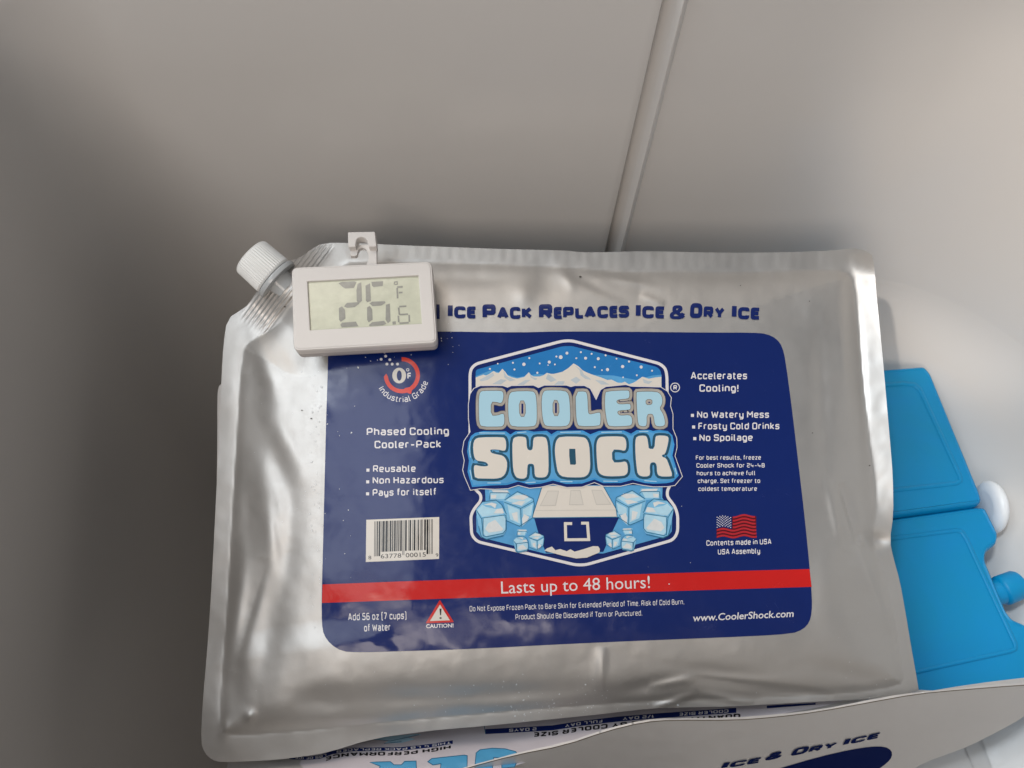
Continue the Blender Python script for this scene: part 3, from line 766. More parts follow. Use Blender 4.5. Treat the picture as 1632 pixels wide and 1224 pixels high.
# ---- emblem
z2 = Z(700, 520, 3.0595)
emblem = label
shield = [(150, 330), (150, 235), (156, 205), (180, 183), (600, 72), (645, 70), (1075, 182), (1103, 205), (1110, 240), (1112, 330), (1112, 640), (1130, 770), (1112, 800), (1112, 830),
          (1150, 880), (1163, 920), (1163, 1005), (1140, 1042), (715, 1163), (668, 1164), (185, 1050), (158, 1018), (154, 925), (168, 893), (203, 850), (203, 820), (168, 790), (150, 640)]
sh = z2(roundpoly(shield, 26, 4))
strokes('emblem_border', [sh], 4.6, S1, lay(1), WHITE, emblem, closed=True)
decal('emblem_sky', z2(roundpoly([(178, 212), (600, 98), (645, 96), (1062, 198), (1081, 218), (1085, 320), (177, 320)], 14)), S1, lay(2), SKYB, emblem, 5)
decal('emblem_far_hills', z2([(178, 243), (250, 215), (300, 225), (380, 250), (480, 232), (560, 240), (740, 236), (850, 240), (960, 262), (1040, 240), (1084, 236), (1084, 300), (178, 300)]), S1, lay(3), MIDB, emblem, 6)
decal('emblem_mountains', z2([(178, 250), (192, 244), (215, 236), (228, 240), (242, 234), (265, 218), (278, 226), (290, 228), (308, 207), (322, 222), (334, 240), (352, 248), (380, 255), (415, 247), (437, 224),
        (448, 238), (460, 245), (490, 245), (510, 238), (525, 227), (545, 232), (560, 232), (600, 222), (628, 205), (655, 181), (668, 188), (680, 196), (700, 215), (722, 226), (745, 235), (790, 250),
        (820, 262), (840, 260), (870, 275), (890, 276), (905, 270), (925, 283), (945, 276), (960, 268), (990, 246), (1005, 250), (1022, 256), (1050, 250), (1083, 246), (1084, 312), (800, 312), (768, 360), (735, 312), (178, 312)]), S1, lay(4), CREAM, emblem, 6)
decals('emblem_snow_shadow', [z2(p) for p in [
    [(195, 262), (225, 246), (262, 226), (268, 240), (235, 262), (205, 268)], [(312, 215), (330, 244), (350, 252), (372, 262), (345, 268), (318, 250)], [(258, 282), (300, 258), (330, 262), (300, 284)],
    [(440, 230), (455, 247), (480, 256), (468, 262), (446, 250)], [(380, 285), (420, 262), (445, 262), (410, 287)], [(530, 232), (552, 246), (572, 262), (545, 272), (520, 256)], [(560, 286), (580, 268), (612, 268), (604, 286)],
    [(660, 190), (684, 214), (690, 240), (712, 256), (742, 262), (730, 250), (705, 235), (696, 214)], [(640, 262), (668, 246), (690, 262), (668, 280)], [(760, 262), (800, 266), (830, 284), (790, 284)], [(992, 256), (1016, 266), (1040, 268), (1022, 282), (998, 276)]]],
    S1, lay(5), SHADE, emblem, 8)
snow = [(333, 472, 13), (435, 405, 10), (632, 393, 13), (652, 480, 13), (845, 332, 13), (775, 413, 22), (980, 402, 12), (950, 523, 14), (1105, 384, 20), (1178, 415, 12), (1090, 424, 8), (1198, 312, 13), (1254, 320, 25), (1335, 268, 19), (1458, 333, 12)]
snow2 = [(128, 255, 13), (268, 277, 13), (70, 333, 13), (190, 333, 19), (355, 340, 20), (450, 296, 13), (592, 340, 11), (310, 450, 13), (403, 490, 11), (475, 482, 21), (672, 442, 21), (755, 377, 14), (913, 448, 20), (1055, 497, 12), (856, 556, 12), (678, 583, 11)]
dots = [[(740 + (x + r * math.cos(t)) / 8.161, 530 + (y + r * math.sin(t)) / 8.161) for t in [k * 6.2832 / 12 for k in range(12)]] for x, y, r in snow]
dots += [[(910 + (x + r * math.cos(t)) / 8.161, 530 + (y + r * math.sin(t)) / 8.161) for t in [k * 6.2832 / 12 for k in range(12)]] for x, y, r in snow2]
decals('emblem_snowflakes', dots, S1, lay(6), WHITE, emblem, 8)
# lower scene
decal('emblem_water', z2([(222, 775), (1090, 775), (1087, 835), (1128, 895), (1136, 925), (1134, 1000), (1118, 1020), (800, 1108), (515, 1108), (205, 1030), (182, 1002), (180, 925), (226, 850)]), S1, lay(2), MIDB, emblem, 5)
decal('emblem_lid', z2([(505, 778), (797, 778), (882, 928), (455, 932)]), S1, lay(4), CREAM, emblem, 6)
strokes('emblem_line', [z2([(502, 778), (452, 935), (884, 930), (800, 778)])], 1.0, S1, lay(5), ICED, emblem)
zE, zF = Z(740, 770, 8.744), Z(900, 770, 8.59)
for p in [zE([(1160, 105), (1320, 105), (1275, 315), (1050, 320)]), zF([(80, 95), (215, 95), (260, 300), (60, 300)]), zF([(365, 90), (510, 95), (640, 295), (430, 298)])]:
    decal('emblem_lid_panel', p, S1, lay(5), PANEL, emblem); decal('emblem_lid_panel', offset(p, -1.1), S1, lay(6), ink('lid panel light ink', (0.68, 0.64, 0.58)), emblem)
strokes('emblem_lid_edge', [z2([(470, 898), (866, 896)])], 0.7, S1, lay(5), PANEL, emblem)
decal('emblem_tub', z2([(463, 936), (877, 932), (840, 1010), (800, 1100), (520, 1104), (490, 1030)]), S1, lay(4), NAVY, emblem, 6)
strokes('emblem_latch', [z2([(648, 962), (615, 962), (617, 1041), (729, 1040), (723, 960), (692, 960)])], 4.6, S1, lay(5), CREAM, emblem)
def mx(pts): return [(1322 - x, y - 6) for x, y in pts]
eE = lambda pts: [((740 + x / 8.744 - 700) * 3.0595, (770 + y / 8.744 - 520) * 3.0595) for x, y in pts]
CUBE1 = dict(body=[(545, 255), (740, 118), (965, 225), (972, 300), (950, 480), (800, 612), (760, 600), (590, 515), (575, 400)], light=[(575, 240), (740, 132), (940, 225), (800, 322)],
    white=[[(640, 210), (720, 170), (860, 160), (900, 190), (820, 235)], [(655, 285), (760, 250), (850, 250), (800, 310)], [(830, 430), (905, 470), (870, 540), (815, 585), (805, 500)], [(660, 420), (740, 400), (750, 540), (690, 510)]],
    line=[[(555, 265), (785, 350), (795, 605)], [(790, 350), (965, 255)], [(575, 520), (770, 600), (940, 490)], [(560, 235), (740, 118), (960, 215), (975, 300), (950, 480)]], pane=[[(600, 300), (770, 370), (775, 565), (640, 505)], [(815, 365), (955, 290), (930, 455), (815, 440)]])
CUBE2 = dict(body=[(160, 370), (255, 265), (440, 238), (520, 300), (585, 440), (585, 660), (545, 720), (310, 775), (235, 740), (200, 600)], light=[(265, 500), (300, 470), (545, 450), (575, 500), (570, 650), (530, 690), (300, 740), (268, 700)],
    white=[[(270, 300), (380, 270), (450, 290), (430, 350), (370, 310)], [(410, 420), (450, 360), (530, 350), (555, 420)], [(290, 640), (330, 560), (430, 510), (545, 640), (520, 665), (340, 690)]],
    line=[[(165, 370), (235, 490), (560, 445)], [(240, 490), (262, 740)], [(262, 500), (262, 730), (300, 748), (540, 700), (580, 650), (578, 450), (560, 440)], [(255, 262), (440, 236), (520, 300), (585, 430)], [(200, 600), (238, 750), (310, 785), (545, 735)]], pane=[[(175, 380), (250, 300), (300, 330), (480, 370), (540, 430), (250, 470)]])
CUBE0 = dict(body=[(345, 90), (620, 90), (640, 150), (560, 250), (440, 240), (350, 230)], light=[(360, 140), (600, 140), (560, 220), (370, 225)], white=[[(380, 95), (600, 100), (620, 130), (400, 125)], [(370, 170), (450, 160), (440, 210), (375, 215)]], line=[[(355, 135), (610, 135), (640, 160)], [(360, 135), (350, 230)]], pane=[])
def small(c, sx, sy, dx, dy): return {k: ([(x * sx + dx, y * sy + dy) for x, y in v] if k in ('body', 'light') else [[(x * sx + dx, y * sy + dy) for x, y in q] for q in v]) for k, v in c.items()}
CUBE3 = small(CUBE1, .52, .52, 605, 620); CUBE4 = small(CUBE2, .5, .42, 600, 640); CUBE5 = small(CUBE0, .5, .6, 560, 590)
for j, (cb, lv) in enumerate([(CUBE0, 3), (CUBE1, 5), (CUBE2, 8), (CUBE5, 3), (CUBE4, 5), (CUBE3, 8)]):
    for side in (0, 1):
        f = (lambda p: z2(mx(eE(p)))) if side else (lambda p: z2(eE(p)))
        decal('emblem_ice_cube', f(cb['body']), S1, lay(lv), ICEB, emblem, 6)
        decals('emblem_ice_shine', [f(cb['light'])] + [f(q) for q in cb['pane']], S1, lay(lv + 1), ICEL, emblem, 6, jitter=2e-6)
        decals('emblem_ice_highlight', [f(q) for q in cb['white']], S1, lay(lv + 2), ink('ice highlight ink', (0.72, 0.74, 0.74), vary=.12, vscale=400), emblem, 6, jitter=2e-6)
        strokes('emblem_ice_line', [f(q) for q in cb['line']], 1.0 if j < 3 else .7, S1, lay(lv + 3), ICED, emblem, jitter=4e-6)
decal('emblem_snow_bank', z2([(513, 1094), (525, 1083), (550, 1074), (566, 1092), (590, 1086), (622, 1097), (640, 1087), (660, 1099), (700, 1088), (750, 1072), (775, 1073), (783, 1085), (782, 1102), (720, 1128), (668, 1132), (600, 1118)]), S1, lay(9), CREAM, emblem, 6)
# word plates
plate_outer = [(150, 330), (168, 303), (200, 289), (310, 289), (333, 297), (352, 289), (460, 287), (484, 299), (512, 287), (620, 287), (642, 294), (662, 289), (708, 289), (737, 303), (765, 356), (786, 310), (812, 294), (910, 284), (936, 292), (962, 293),
               (1080, 296), (1112, 316), (1132, 348), (1128, 388), (1140, 428), (1140, 500), (1158, 545), (1160, 590), (1150, 632), (1186, 733), (1150, 776), (1112, 782), (1045, 783), (995, 776), (945, 766), (885, 780), (800, 780), (757, 762),
               (695, 784), (622, 786), (555, 770), (495, 785), (440, 790), (385, 776), (335, 792), (270, 795), (200, 792), (152, 800), (122, 730), (114, 700), (122, 655), (112, 610), (120, 560), (150, 515), (142, 450), (142, 380)]
decal('emblem_word_plate', z2(offset(plate_outer, 1.5)), S1, lay(12), WHITE, emblem, 5)
decal('emblem_word_plate', z2(offset(plate_outer, -1.8)), S1, lay(13), NAVY, emblem, 5)
blue = [(175, 520), (215, 511), (325, 512), (347, 528), (372, 512), (430, 507), (460, 514), (525, 510), (547, 527), (575, 510), (700, 508), (737, 527), (780, 510), (900, 508), (935, 524), (962, 507), (1025, 505), (1042, 511), (1072, 505),
        (1115, 511), (1137, 532), (1147, 578), (1137, 630), (1168, 728), (1140, 758), (1110, 765), (1045, 768), (1000, 764), (942, 749), (885, 764), (800, 765), (757, 747), (695, 767), (618, 769), (555, 752), (492, 768), (440, 772), (385, 757), (330, 774), (250, 776), (160, 784), (138, 710), (145, 655), (136, 610), (142, 565), (155, 535)]
decal('emblem_ice_rim', z2(blue), S1, lay(14), RIMB, emblem, 5)
decal('emblem_ice_rim', z2(offset(blue, -9)), S1, lay(15), MIDB, emblem, 5)
zA, zB, zC, zD = Z(740, 530, 8.161), Z(910, 530, 8.161), Z(730, 680, 8.589), Z(900, 680, 8.589)
WORD1 = [('C', zA([(188, 1000), (190, 850), (205, 775), (240, 758), (470, 755), (505, 775), (510, 840), (495, 900), (470, 920), (420, 903), (345, 900), (345, 1080), (430, 1080), (500, 1052), (520, 1075), (522, 1180), (500, 1215), (470, 1224), (230, 1224), (195, 1180)]), None),
    ('O', zA([(572, 1050), (570, 900), (585, 800), (630, 765), (880, 760), (925, 790), (940, 900), (945, 1100), (935, 1195), (890, 1224), (630, 1224), (585, 1180)]), zA([(710, 885), (795, 885), (800, 1095), (715, 1095)])),
    ('O', zA([(1010, 1050), (1005, 850), (1030, 765), (1080, 750), (1310, 755), (1355, 800), (1370, 900), (1380, 1120), (1360, 1195), (1310, 1220), (1090, 1220), (1035, 1195)]), zA([(1148, 875), (1230, 880), (1238, 1085), (1150, 1085)])),
    ('L', zB([(60, 770), (185, 765), (205, 790), (215, 850), (222, 1030), (235, 1062), (270, 1062), (370, 1035), (385, 1060), (385, 1180), (360, 1215), (110, 1220), (80, 1180), (65, 1050)]), None),
    ('E', zB([(440, 950), (445, 800), (460, 765), (740, 750), (760, 770), (760, 840), (735, 860), (620, 870), (590, 890), (600, 920), (640, 935), (765, 925), (775, 950), (775, 990), (755, 1005), (620, 1012), (600, 1040), (620, 1070), (660, 1080), (760, 1070), (795, 1110), (795, 1190), (760, 1215), (510, 1222), (475, 1190), (455, 1080)]), None),
    ('R', zB([(860, 1050), (850, 790), (865, 768), (1110, 768), (1165, 800), (1190, 860), (1185, 930), (1150, 985), (1200, 1060), (1225, 1160), (1215, 1215), (1130, 1222), (1090, 1200), (1075, 1075), (1045, 1055), (985, 1065), (985, 1200), (960, 1222), (900, 1215), (875, 1190)]), zB([(970, 870), (1055, 865), (1060, 925), (1030, 942), (975, 940)]))]
def soft(p): return smooth_poly(p, 1)
for k, (ch, p, hole) in enumerate(WORD1):
    p = soft(p); e = 0.03 * k
    decal('emblem_letter_shadow', offset(p, 5.2), S1, lay(16 + e), BROWN, emblem, 6)
    decal('emblem_silver_rim', offset(p, 4.6), S1, lay(17 + e), SILV, emblem, 3)
    decal('emblem_letter_line', offset(p, 0.8), S1, lay(18), BROWN, emblem, 6)
    decal('emblem_letter', p, S1, lay(19), ICE, emblem, 4)
    if hole:
        decal('emblem_letter_line', soft(hole), S1, lay(20), BROWN, emblem)
        decal('emblem_silver_rim', soft(offset(hole, -0.7)), S1, lay(21), SILV, emblem)
        decal('emblem_letter_hole', [(np.mean([q[0] for q in hole]) + dx, np.mean([q[1] for q in hole]) + dy) for dx, dy in ([(-1.5, -8), (1.5, -8), (1.5, 8), (-1.5, 8)] if ch == 'O' else [(-1.3, -1), (1.3, -1), (1.3, 1), (-1.3, 1)])], S1, lay(22), NAVY, emblem)
WORD2 = [zC([(205, 250), (230, 170), (300, 145), (615, 143), (645, 165), (660, 230), (655, 310), (630, 332), (560, 315), (470, 310), (435, 320), (455, 360), (520, 378), (610, 395), (655, 440), (675, 510), (660, 620), (610, 690), (520, 712), (400, 710), (235, 707), (222, 640), (215, 560), (230, 522), (300, 540), (380, 545), (420, 530), (390, 490), (340, 475), (250, 465), (215, 400)]),
    zC([(745, 180), (790, 135), (910, 138), (935, 165), (940, 280), (960, 320), (1005, 325), (1025, 290), (1030, 170), (1055, 138), (1180, 138), (1215, 170), (1235, 300), (1240, 600), (1220, 670), (1180, 695), (1080, 695), (1050, 670), (1045, 540), (1025, 508), (965, 508), (948, 540), (945, 680), (910, 710), (850, 712), (790, 690), (755, 600), (745, 400)]),
    zD([(-130, 250), (-110, 180), (-60, 135), (240, 138), (300, 165), (335, 250), (345, 400), (350, 550), (330, 640), (280, 685), (200, 695), (-20, 690), (-90, 640), (-115, 520), (-135, 350)]),
    zD([(435, 230), (460, 160), (510, 135), (780, 132), (830, 160), (845, 230), (840, 305), (815, 332), (760, 315), (645, 312), (652, 490), (760, 490), (835, 473), (860, 520), (865, 600), (850, 650), (800, 675), (600, 680), (510, 665), (460, 620), (445, 520), (435, 350)]),
    zD([(965, 200), (985, 130), (1100, 120), (1130, 150), (1145, 250), (1150, 305), (1230, 305), (1240, 150), (1260, 120), (1400, 125), (1425, 160), (1405, 270), (1375, 375), (1330, 385), (1335, 415), (1390, 430), (1430, 530), (1478, 672), (1430, 682), (1300, 680), (1265, 640), (1260, 520), (1230, 485), (1180, 490), (1162, 540), (1170, 640), (1150, 680), (1050, 682), (1000, 650), (985, 560), (970, 400)])]
for k, p in enumerate(WORD2):
    p = soft(p)
    q = z2(offset([(3.0595 * (x - 700), 3.0595 * (y - 520)) for x, y in p], 14))
    decal('emblem_letter_shadow', offset(p, 4.2), S1, lay(16 + 0.05 * k), TEAL, emblem, 6)
    decal('emblem_letter_line', offset(p, 0.9), S1, lay(17.5), ICED, emblem, 6)
    decal('emblem_letter', p, S1, lay(18.5), CREAM, emblem, 4)
decal('emblem_letter_hole', zD([(62, 303), (145, 303), (155, 510), (140, 522), (75, 518), (62, 400)]), S1, lay(19.5), TEAL, emblem)
# glints along the frozen rim
strokes('emblem_ice_glint', [z2(q) for q in [[(152, 560), (146, 600), (152, 640)], [(195, 520), (320, 521)], [(380, 519), (425, 515)], [(590, 517), (690, 515)], [(790, 517), (890, 515)], [(975, 513), (1020, 512)], [(150, 700), (160, 750)],
        [(235, 764), (300, 764)], [(420, 763), (470, 760)], [(590, 757), (650, 758)], [(800, 755), (870, 756)], [(1000, 753), (1060, 757)], [(1150, 690), (1158, 722)]]], 1.3, S1, lay(16.4), ICEL, emblem)
# the spout cap and its flange
sp = thing('x', (0, 0, 0), '', '')
bpy.data.objects.remove(sp)
A0 = at(460, 461, S1F, 0.0005); A1 = at(398, 407, S1F, 0.0070)
ax = (A1 - A0); Ln = np.linalg.norm(ax); ax /= Ln
u = np.cross(ax, S1.n); u /= np.linalg.norm(u); v = np.cross(u, ax)
def tube(name, prof, m, parent, seg=96, flute=0, fl=(0, 0), label=None):
    rings = []
    for s, r in prof:
        ring = []
        for k in range(seg):
            a = 2 * math.pi * k / seg
            rr = r + (0.00022 * math.cos(a * flute) if flute and fl[0] < s < fl[1] else 0)
            ring.append(A0 + ax * s + (u * math.cos(a) + v * math.sin(a)) * rr)
        rings.append(ring)
    return loft(name, rings, m, parent, label=label)
spout = tube('spout', [(0.000, .0070), (0.0065, .0070), (0.0068, .0121), (0.0085, .0124), (0.0092, .0121), (0.0094, .0092), (0.016, .0092)], ink('spout grey plastic', (0.50, 0.52, 0.53)), pouch, label='grey plastic spout with a round flange')
tube('cap', [(0.0100, .0106), (0.0104, .0111), (0.0110, .0113), (0.0111, .0113), (Ln - .0016, .0108), (Ln - .0006, .0104), (Ln, .0096), (Ln + .0003, .008)], SPOUT, spout, seg=288, flute=48, fl=(0.0110, Ln - .001), label='ribbed white screw cap')

# ================================================================== pouch beneath, its edge showing on the left
SU = Surf(P1 - N1 / np.linalg.norm(N1) * 0.024, N1, lambda x, y: waves(x, y, 9, 10, 60, 160, 0.3 * MM))
OUTU = smooth_poly([(350, 612), (420, 560), (1380, 560), (1392, 620), (1400, 800), (1405, 1000), (1398, 1060), (900, 1090), (380, 1140), (341, 1120), (339, 1000), (342, 900), (345, 800), (346.5, 700), (346.5, 640), (347, 624)], 1)
under = thing('ice_pack_pouch', tuple(at(880, 1080, SU, -0.01)), 'silver pouch directly beneath the top one, only its left edge showing', 'ice pack', 'silver foil ice pack pouches stacked in the cooler')
def backu(x, y):
    return 0.0008 + 42 * MM * (1 - np.exp(-dist(OUTU, x, y) / 26.0))  # extra unseen depth, added to keep the gap beside the stack dark
sheet('foil_bag', OUTU, SU, FILMD, under, 8, backu)

# ================================================================== two pouches standing in front
TOP3 = [(676, 1246), (740, 1224.5), (820, 1203), (900, 1187.5), (967, 1164.5), (1025, 1150.5), (1070, 1147), (1169, 1147.5), (1240, 1142), (1303, 1134), (1393, 1117.5), (1460, 1105.5), (1528, 1099), (1632, 1091), (1665, 1090)]
def plane_through(a, b, down):
    n = np.cross(b - a, np.array(down, float)); n /= np.linalg.norm(n)
    if n @ (CAMP - a) < 0: n = -n
    return n
a = at(350, 1232, S1F, -0.004); b = at(1500, 1112, S1F, -0.004)
N2 = plane_through(a, b, (0, 0.72, -0.69))
def h2(x, y):
    r = waves(x, y * 1.2, 21, 12, 120, 300, 0.35 * MM) + waves(x, y * 2, 22, 14, 24, 60, 0.05 * MM)
    return r
S2 = Surf(a, N2, h2)
OUT2 = smooth_poly([(360, 1222), (372, 1190), (470, 1160), (620, 1130), (900, 1096), (1200, 1060), (1400, 1082), (1465, 1104), (1550, 1090), (1632, 1080), (1690, 1074)] + [(x, y + 5) for x, y in TOP3[::-1]] + [(365, 1262)], 1)
p2 = thing('ice_pack_pouch', tuple(at(900, 1160, S2, -0.02)), 'silver pouch wedged behind the front one, its upside-down back printing showing', 'ice pack', 'silver foil ice pack pouches stacked in the cooler')
sheet('foil_bag', OUT2, S2, FILMD, p2, 5, lambda x, y: 0.001 + 3 * MM * (1 - np.exp(-dist(OUT2, x, y) / 60.0)))
panel2 = decal('label', smooth_poly([(470, 1210), (520, 1196), (590, 1176), (640, 1160), (770, 1150), (900, 1138), (1168, 1118), (1340, 1110), (1345, 1120), (1200, 1146), (1010, 1165), (900, 1195), (760, 1240), (500, 1240)], 1), S2, lay(0), LAV, p2, 6,
                label='pale lavender back panel with upside-down printing')
def strip(pts, wd): return [(x, y - wd / 2) for x, y in pts] + [(x, y + wd / 2) for x, y in pts[::-1]]
t1 = [(461, 1207), (490, 1208.5), (510, 1206.5), (530, 1199), (560, 1194.5), (600, 1194), (640, 1193.5), (690, 1188), (721.7, 1182.5)]
decal('strip', strip(t1, 5.6), S2, lay(1), NAVY2, panel2)
t2 = [(773.5, 1166), (830, 1163), (880, 1160), (925, 1153), (985, 1146), (1045, 1141), (1110, 1136.5), (1173.5, 1132)]
decal('strip', strip(t2, 8.0), S2, lay(1), NAVY2, panel2)
strokes('table_line', [[(773.8, 1170), (771.8, 1157)]], 1.0, S2, lay(2), ICED, panel2)
decal('strip', [(1222, 1129), (1300, 1123), (1300, 1120), (1222, 1124.5)], S2, lay(1), NAVY2, panel2)
def follow(tr):
    X = [q[0] for q in tr]; Y = [q[1] for q in tr]; return lambda x: np.interp(x, X, Y)
def inv_text(s, xr, xl, f, dy, h, m, wt=1.8, l=3):
    """upside-down line reading from right to left along a wavy baseline"""
    V, F, Lr, Wd = text_strokes(s, wt); x = xr + (xl - xr) * V[:, 0] / Wd
    y = f(x) + dy + V[:, 1] / 10 * h
    Q = np.stack([x, y], 1)
    return mk('lettering', S2.P(x, y, lay(l) + Lr * 8e-6), orient(Q, F), m, panel2, S2.N(x, y))
f1, f2 = follow(t1), follow(t2)
inv_text('THIS 4 LB PACK REPLACES', 719, 536, f1, -1.9, 3.8, WHITE)
inv_text('LBS OF ICE', 520, 470, f1, -1.9, 3.8, WHITE)
inv_text('HIGH PERFORMANCE', 718.5, 517, f1, 4.2, 6.0, BLACK, 2.4, 1)
for s, x0, x1 in [('COOLER SIZE', 1161, 1082), ('1/2 DAY', 1043, 992), ('FULL DAY', 960, 900), ('2 DAYS', 855, 811)]:
    inv_text(s, x0, x1, f2, -2.4, 4.8, WHITE, 1.9)
inv_text('QUANTITY NEEDED BY COOLER SIZE', 1180, 849, f2, 5.4, 7.2, BLACK, 2.5, 1)
# big light-blue letters, upside down
V, F, Lr, Wd = text_mesh('COOLER', 1.3, 1.0)
for s, xr, xl, yb, hh in [('C', 900, 838, 1196, 26), ('O', 824, 758, 1194, 30), ('L', 744, 681, 1199, 26), ('R', 664, 590, 1212, 26)]:
    if s == 'R': P = [(590, 1215), (600, 1214.5), (622, 1214), (628, 1219), (640, 1219), (645, 1213.5), (663, 1213), (664, 1240), (600, 1240), (606, 1221)]
    elif s == 'L': P = [(682, 1214), (688, 1209), (740, 1203.5), (744.5, 1204.5), (744, 1240), (700, 1240), (703, 1217), (690, 1219)]
    elif s == 'O': P = [(757, 1222), (759, 1200), (765, 1195), (785, 1192.5), (805, 1193.5), (822, 1198), (827, 1207), (820, 1222), (800, 1224), (799, 1208), (787, 1207), (784, 1228), (760, 1232)]
    else: P = [(836, 1203), (846, 1196), (866, 1195), (866, 1210), (838, 1210)]
    P = [(x, y) for x, y in P]
    decal('big_letter', offset(P, 0.8), S2, lay(1), ICED, panel2, 6); decal('big_letter', offset(P, -0.5), S2, lay(2), LBLUE, panel2, 6)
decals('ice_picture', [[(592, 1178), (625, 1173), (665, 1169.5), (672, 1171), (650, 1175), (662, 1178), (640, 1184), (612, 1185), (620, 1180)]], S2, lay(1), ICEL, panel2)
strokes('ice_picture', [[(592, 1178), (622, 1181), (640, 1177), (668, 1171)], [(612, 1185), (640, 1182)]], .8, S2, lay(2), ICED, panel2)

a = at(740, 1224, S2, 0.002); b = at(1632, 1091, S2, 0.002)
N3 = plane_through(a, b, (0, -0.45, -1))
def h3(x, y):
    e = np.interp(x, [q[0] for q in TOP3], [q[1] for q in TOP3])
    r = waves(x, y * 1.2, 31, 12, 120, 300, 0.25 * MM) + waves(x, y * 2, 32, 14, 24, 60, 0.045 * MM) + g2(x, y, 1120, 1178, 60, 12, 0.35 * MM, -25) + g2(x, y, 1200, 1170, 50, 10, -0.3 * MM, -15) + g2(x, y, 1500, 1150, 60, 16, 0.4 * MM, -25)
    return r + 1.0 * MM * (1 - np.exp(-np.clip(y - e, 0, None) / 25.0))
S3 = Surf(a, N3, h3)
OUT3 = TOP3 + [(1660, 1118), (1632, 1143), (1594, 1164), (1545, 1189), (1510, 1202), (1474, 1215), (1440, 1234), (1425, 1262), (676, 1262)]
p3 = thing('ice_pack_pouch', tuple(at(1200, 1230, S3, -0.02)), 'silver pouch standing at the front edge, top corner of its blue label showing', 'ice pack', 'silver foil ice pack pouches stacked in the cooler')
sheet('foil_bag', smooth_poly(OUT3, 1), S3, FILMD, p3, 5, lambda x, y: 0.001 + 4 * MM * (1 - np.exp(-dist(OUT3, x, y) / 60.0)))
strokes('welded_edge', [smooth_poly([(x, y + 0.8) for x, y in TOP3], 1, False)], 1.5, S3, lay(3), BROWN, p3, label='dark cut edge of the foil')
heavy('lettering', '& DRY', (1218, 1213), (1330, 1192), 10.5, S3, 0.0003, NAVYM, p3, shear=0.9, wt=2.7)
heavy('lettering', 'ICE', (1342, 1189), (1398, 1176.5), 10.0, S3, 0.0003, NAVYM, p3, shear=0.9, wt=2.7)
heavy('lettering', 'ICE', (1148, 1226), (1208, 1216), 10.0, S3, 0.0003, NAVYM, p3, shear=0.9, wt=2.7)
decal('label', smooth_poly([(1200, 1238), (1245, 1224), (1303, 1207), (1355, 1195), (1388, 1190), (1410, 1190), (1421, 1196), (1422, 1206), (1414, 1216), (1400, 1226), (1380, 1240)], 1), S3, lay(0), NAVYM, p3, 6, label='navy corner of the printed label')

# ================================================================== thermometer
NT = camn(-0.02, 0.385, 0.92)
PT = at(583, 555, S1F, 0.0295)
ST = Surf(PT, NT)
zt = Z(430, 350, 5.323)
BODY = roundpoly(zt([(180, 401), (1374, 349), (1421, 1042), (199, 1112)]), 11, 7)
ther = thing('thermometer', tuple(at(583, 490, ST, -0.014)), 'small white digital thermometer reading 26.6 °F resting on the corner of the pouch', 'thermometer')
WIN = zt([(317, 523), (1261, 472), (1290, 882), (340, 938)])
def resample_to(P, Q):
    """a loop on quad Q with as many points as P, matched by direction"""
    P = np.array(P); c = P.mean(0); Q = np.array(Q); cq = Q.mean(0); out = []
    for p in P:
        d = p - c; best = None
        for i in range(4):
            a, b = Q[i], Q[(i + 1) % 4]; M = np.array([d, a - b]).T
            try: t, s_ = np.linalg.solve(M, a - cq)
            except Exception: continue
            if t > 0 and -1e-6 <= s_ <= 1 + 1e-6 and (best is None or t < best): best = t
        out.append(tuple(cq + d * best))
    out = np.array(out)
    for q in Q:                                       # snap so that the window keeps its corners
        k = np.argmin(np.linalg.norm(out - q, axis=1)); out[k] = q
    return [tuple(q) for q in out]
BD = densify(BODY, 4, True)
WN = resample_to(BD, WIN)
def ringT(P, depth):
    Q = np.array(P); return ST.P(Q[:, 0], Q[:, 1]) - ST.n * depth
cen = np.mean(BD, axis=0)
def shrink(P, k): return offset(P, -k)
WM = [tuple(np.array(q) + (np.array(q) - np.mean(WN, axis=0)) * 0.012) for q in WN]
loft('front_housing', [ringT(WN, 0.0012), ringT(WN, 0.0002), ringT(WM, 0.0), ringT([tuple(np.array(q) + (np.array(q) - np.mean(WN, axis=0)) * 0.006) for q in WM], 0.0), ringT(shrink(BD, 5.2), 0.0), ringT(shrink(BD, 4.2), 0.0), ringT(shrink(BD, 3.2), 0.0001), ringT(shrink(BD, 2.6), 0.00035), ringT(shrink(BD, 1.2), 0.0004), ringT(shrink(BD, .4), 0.0008), ringT(BD, 0.0018),
      ringT(BD, 0.0046), ringT(shrink(BD, .8), 0.0049)], THERM, ther, cap_top=False, cap_bot=True, label='matt white front frame')
loft('back_housing', [ringT(shrink(BD, .9), 0.0047), ringT(shrink(BD, .5), 0.0053), ringT(shrink(BD, .5), 0.0076), ringT(shrink(BD, 1.6), 0.0094), ringT(shrink(BD, 4), 0.0102)], THERMB, ther, label='white rear shell, shade put into its colour')
lcd = mk('screen', ringT(WN, 0.0011), [list(range(len(WN)))[::-1]], LCD, ther, smooth=False, label='frosted grey green display')
me = lcd.data; bm = bmesh.new(); bm.from_mesh(me); bmesh.ops.triangulate(bm, faces=bm.faces); bm.to_mesh(me); bm.free()
SL = Surf(PT - ST.n * 0.0011, NT)
def seg(P): decal('display_segment', zt(P), SL, 0.0001, LCDSEG, lcd, 10)
seg([(583, 540), (612, 528), (722, 524), (735, 532), (712, 580), (640, 584), (618, 572)])
seg([(745, 545), (775, 532), (782, 690), (752, 712), (738, 690), (735, 600)])
seg([(640, 722), (655, 706), (745, 700), (760, 712), (720, 742), (655, 748), (630, 738)])
seg([(586, 750), (612, 736), (638, 765), (642, 840), (600, 868), (588, 850)])
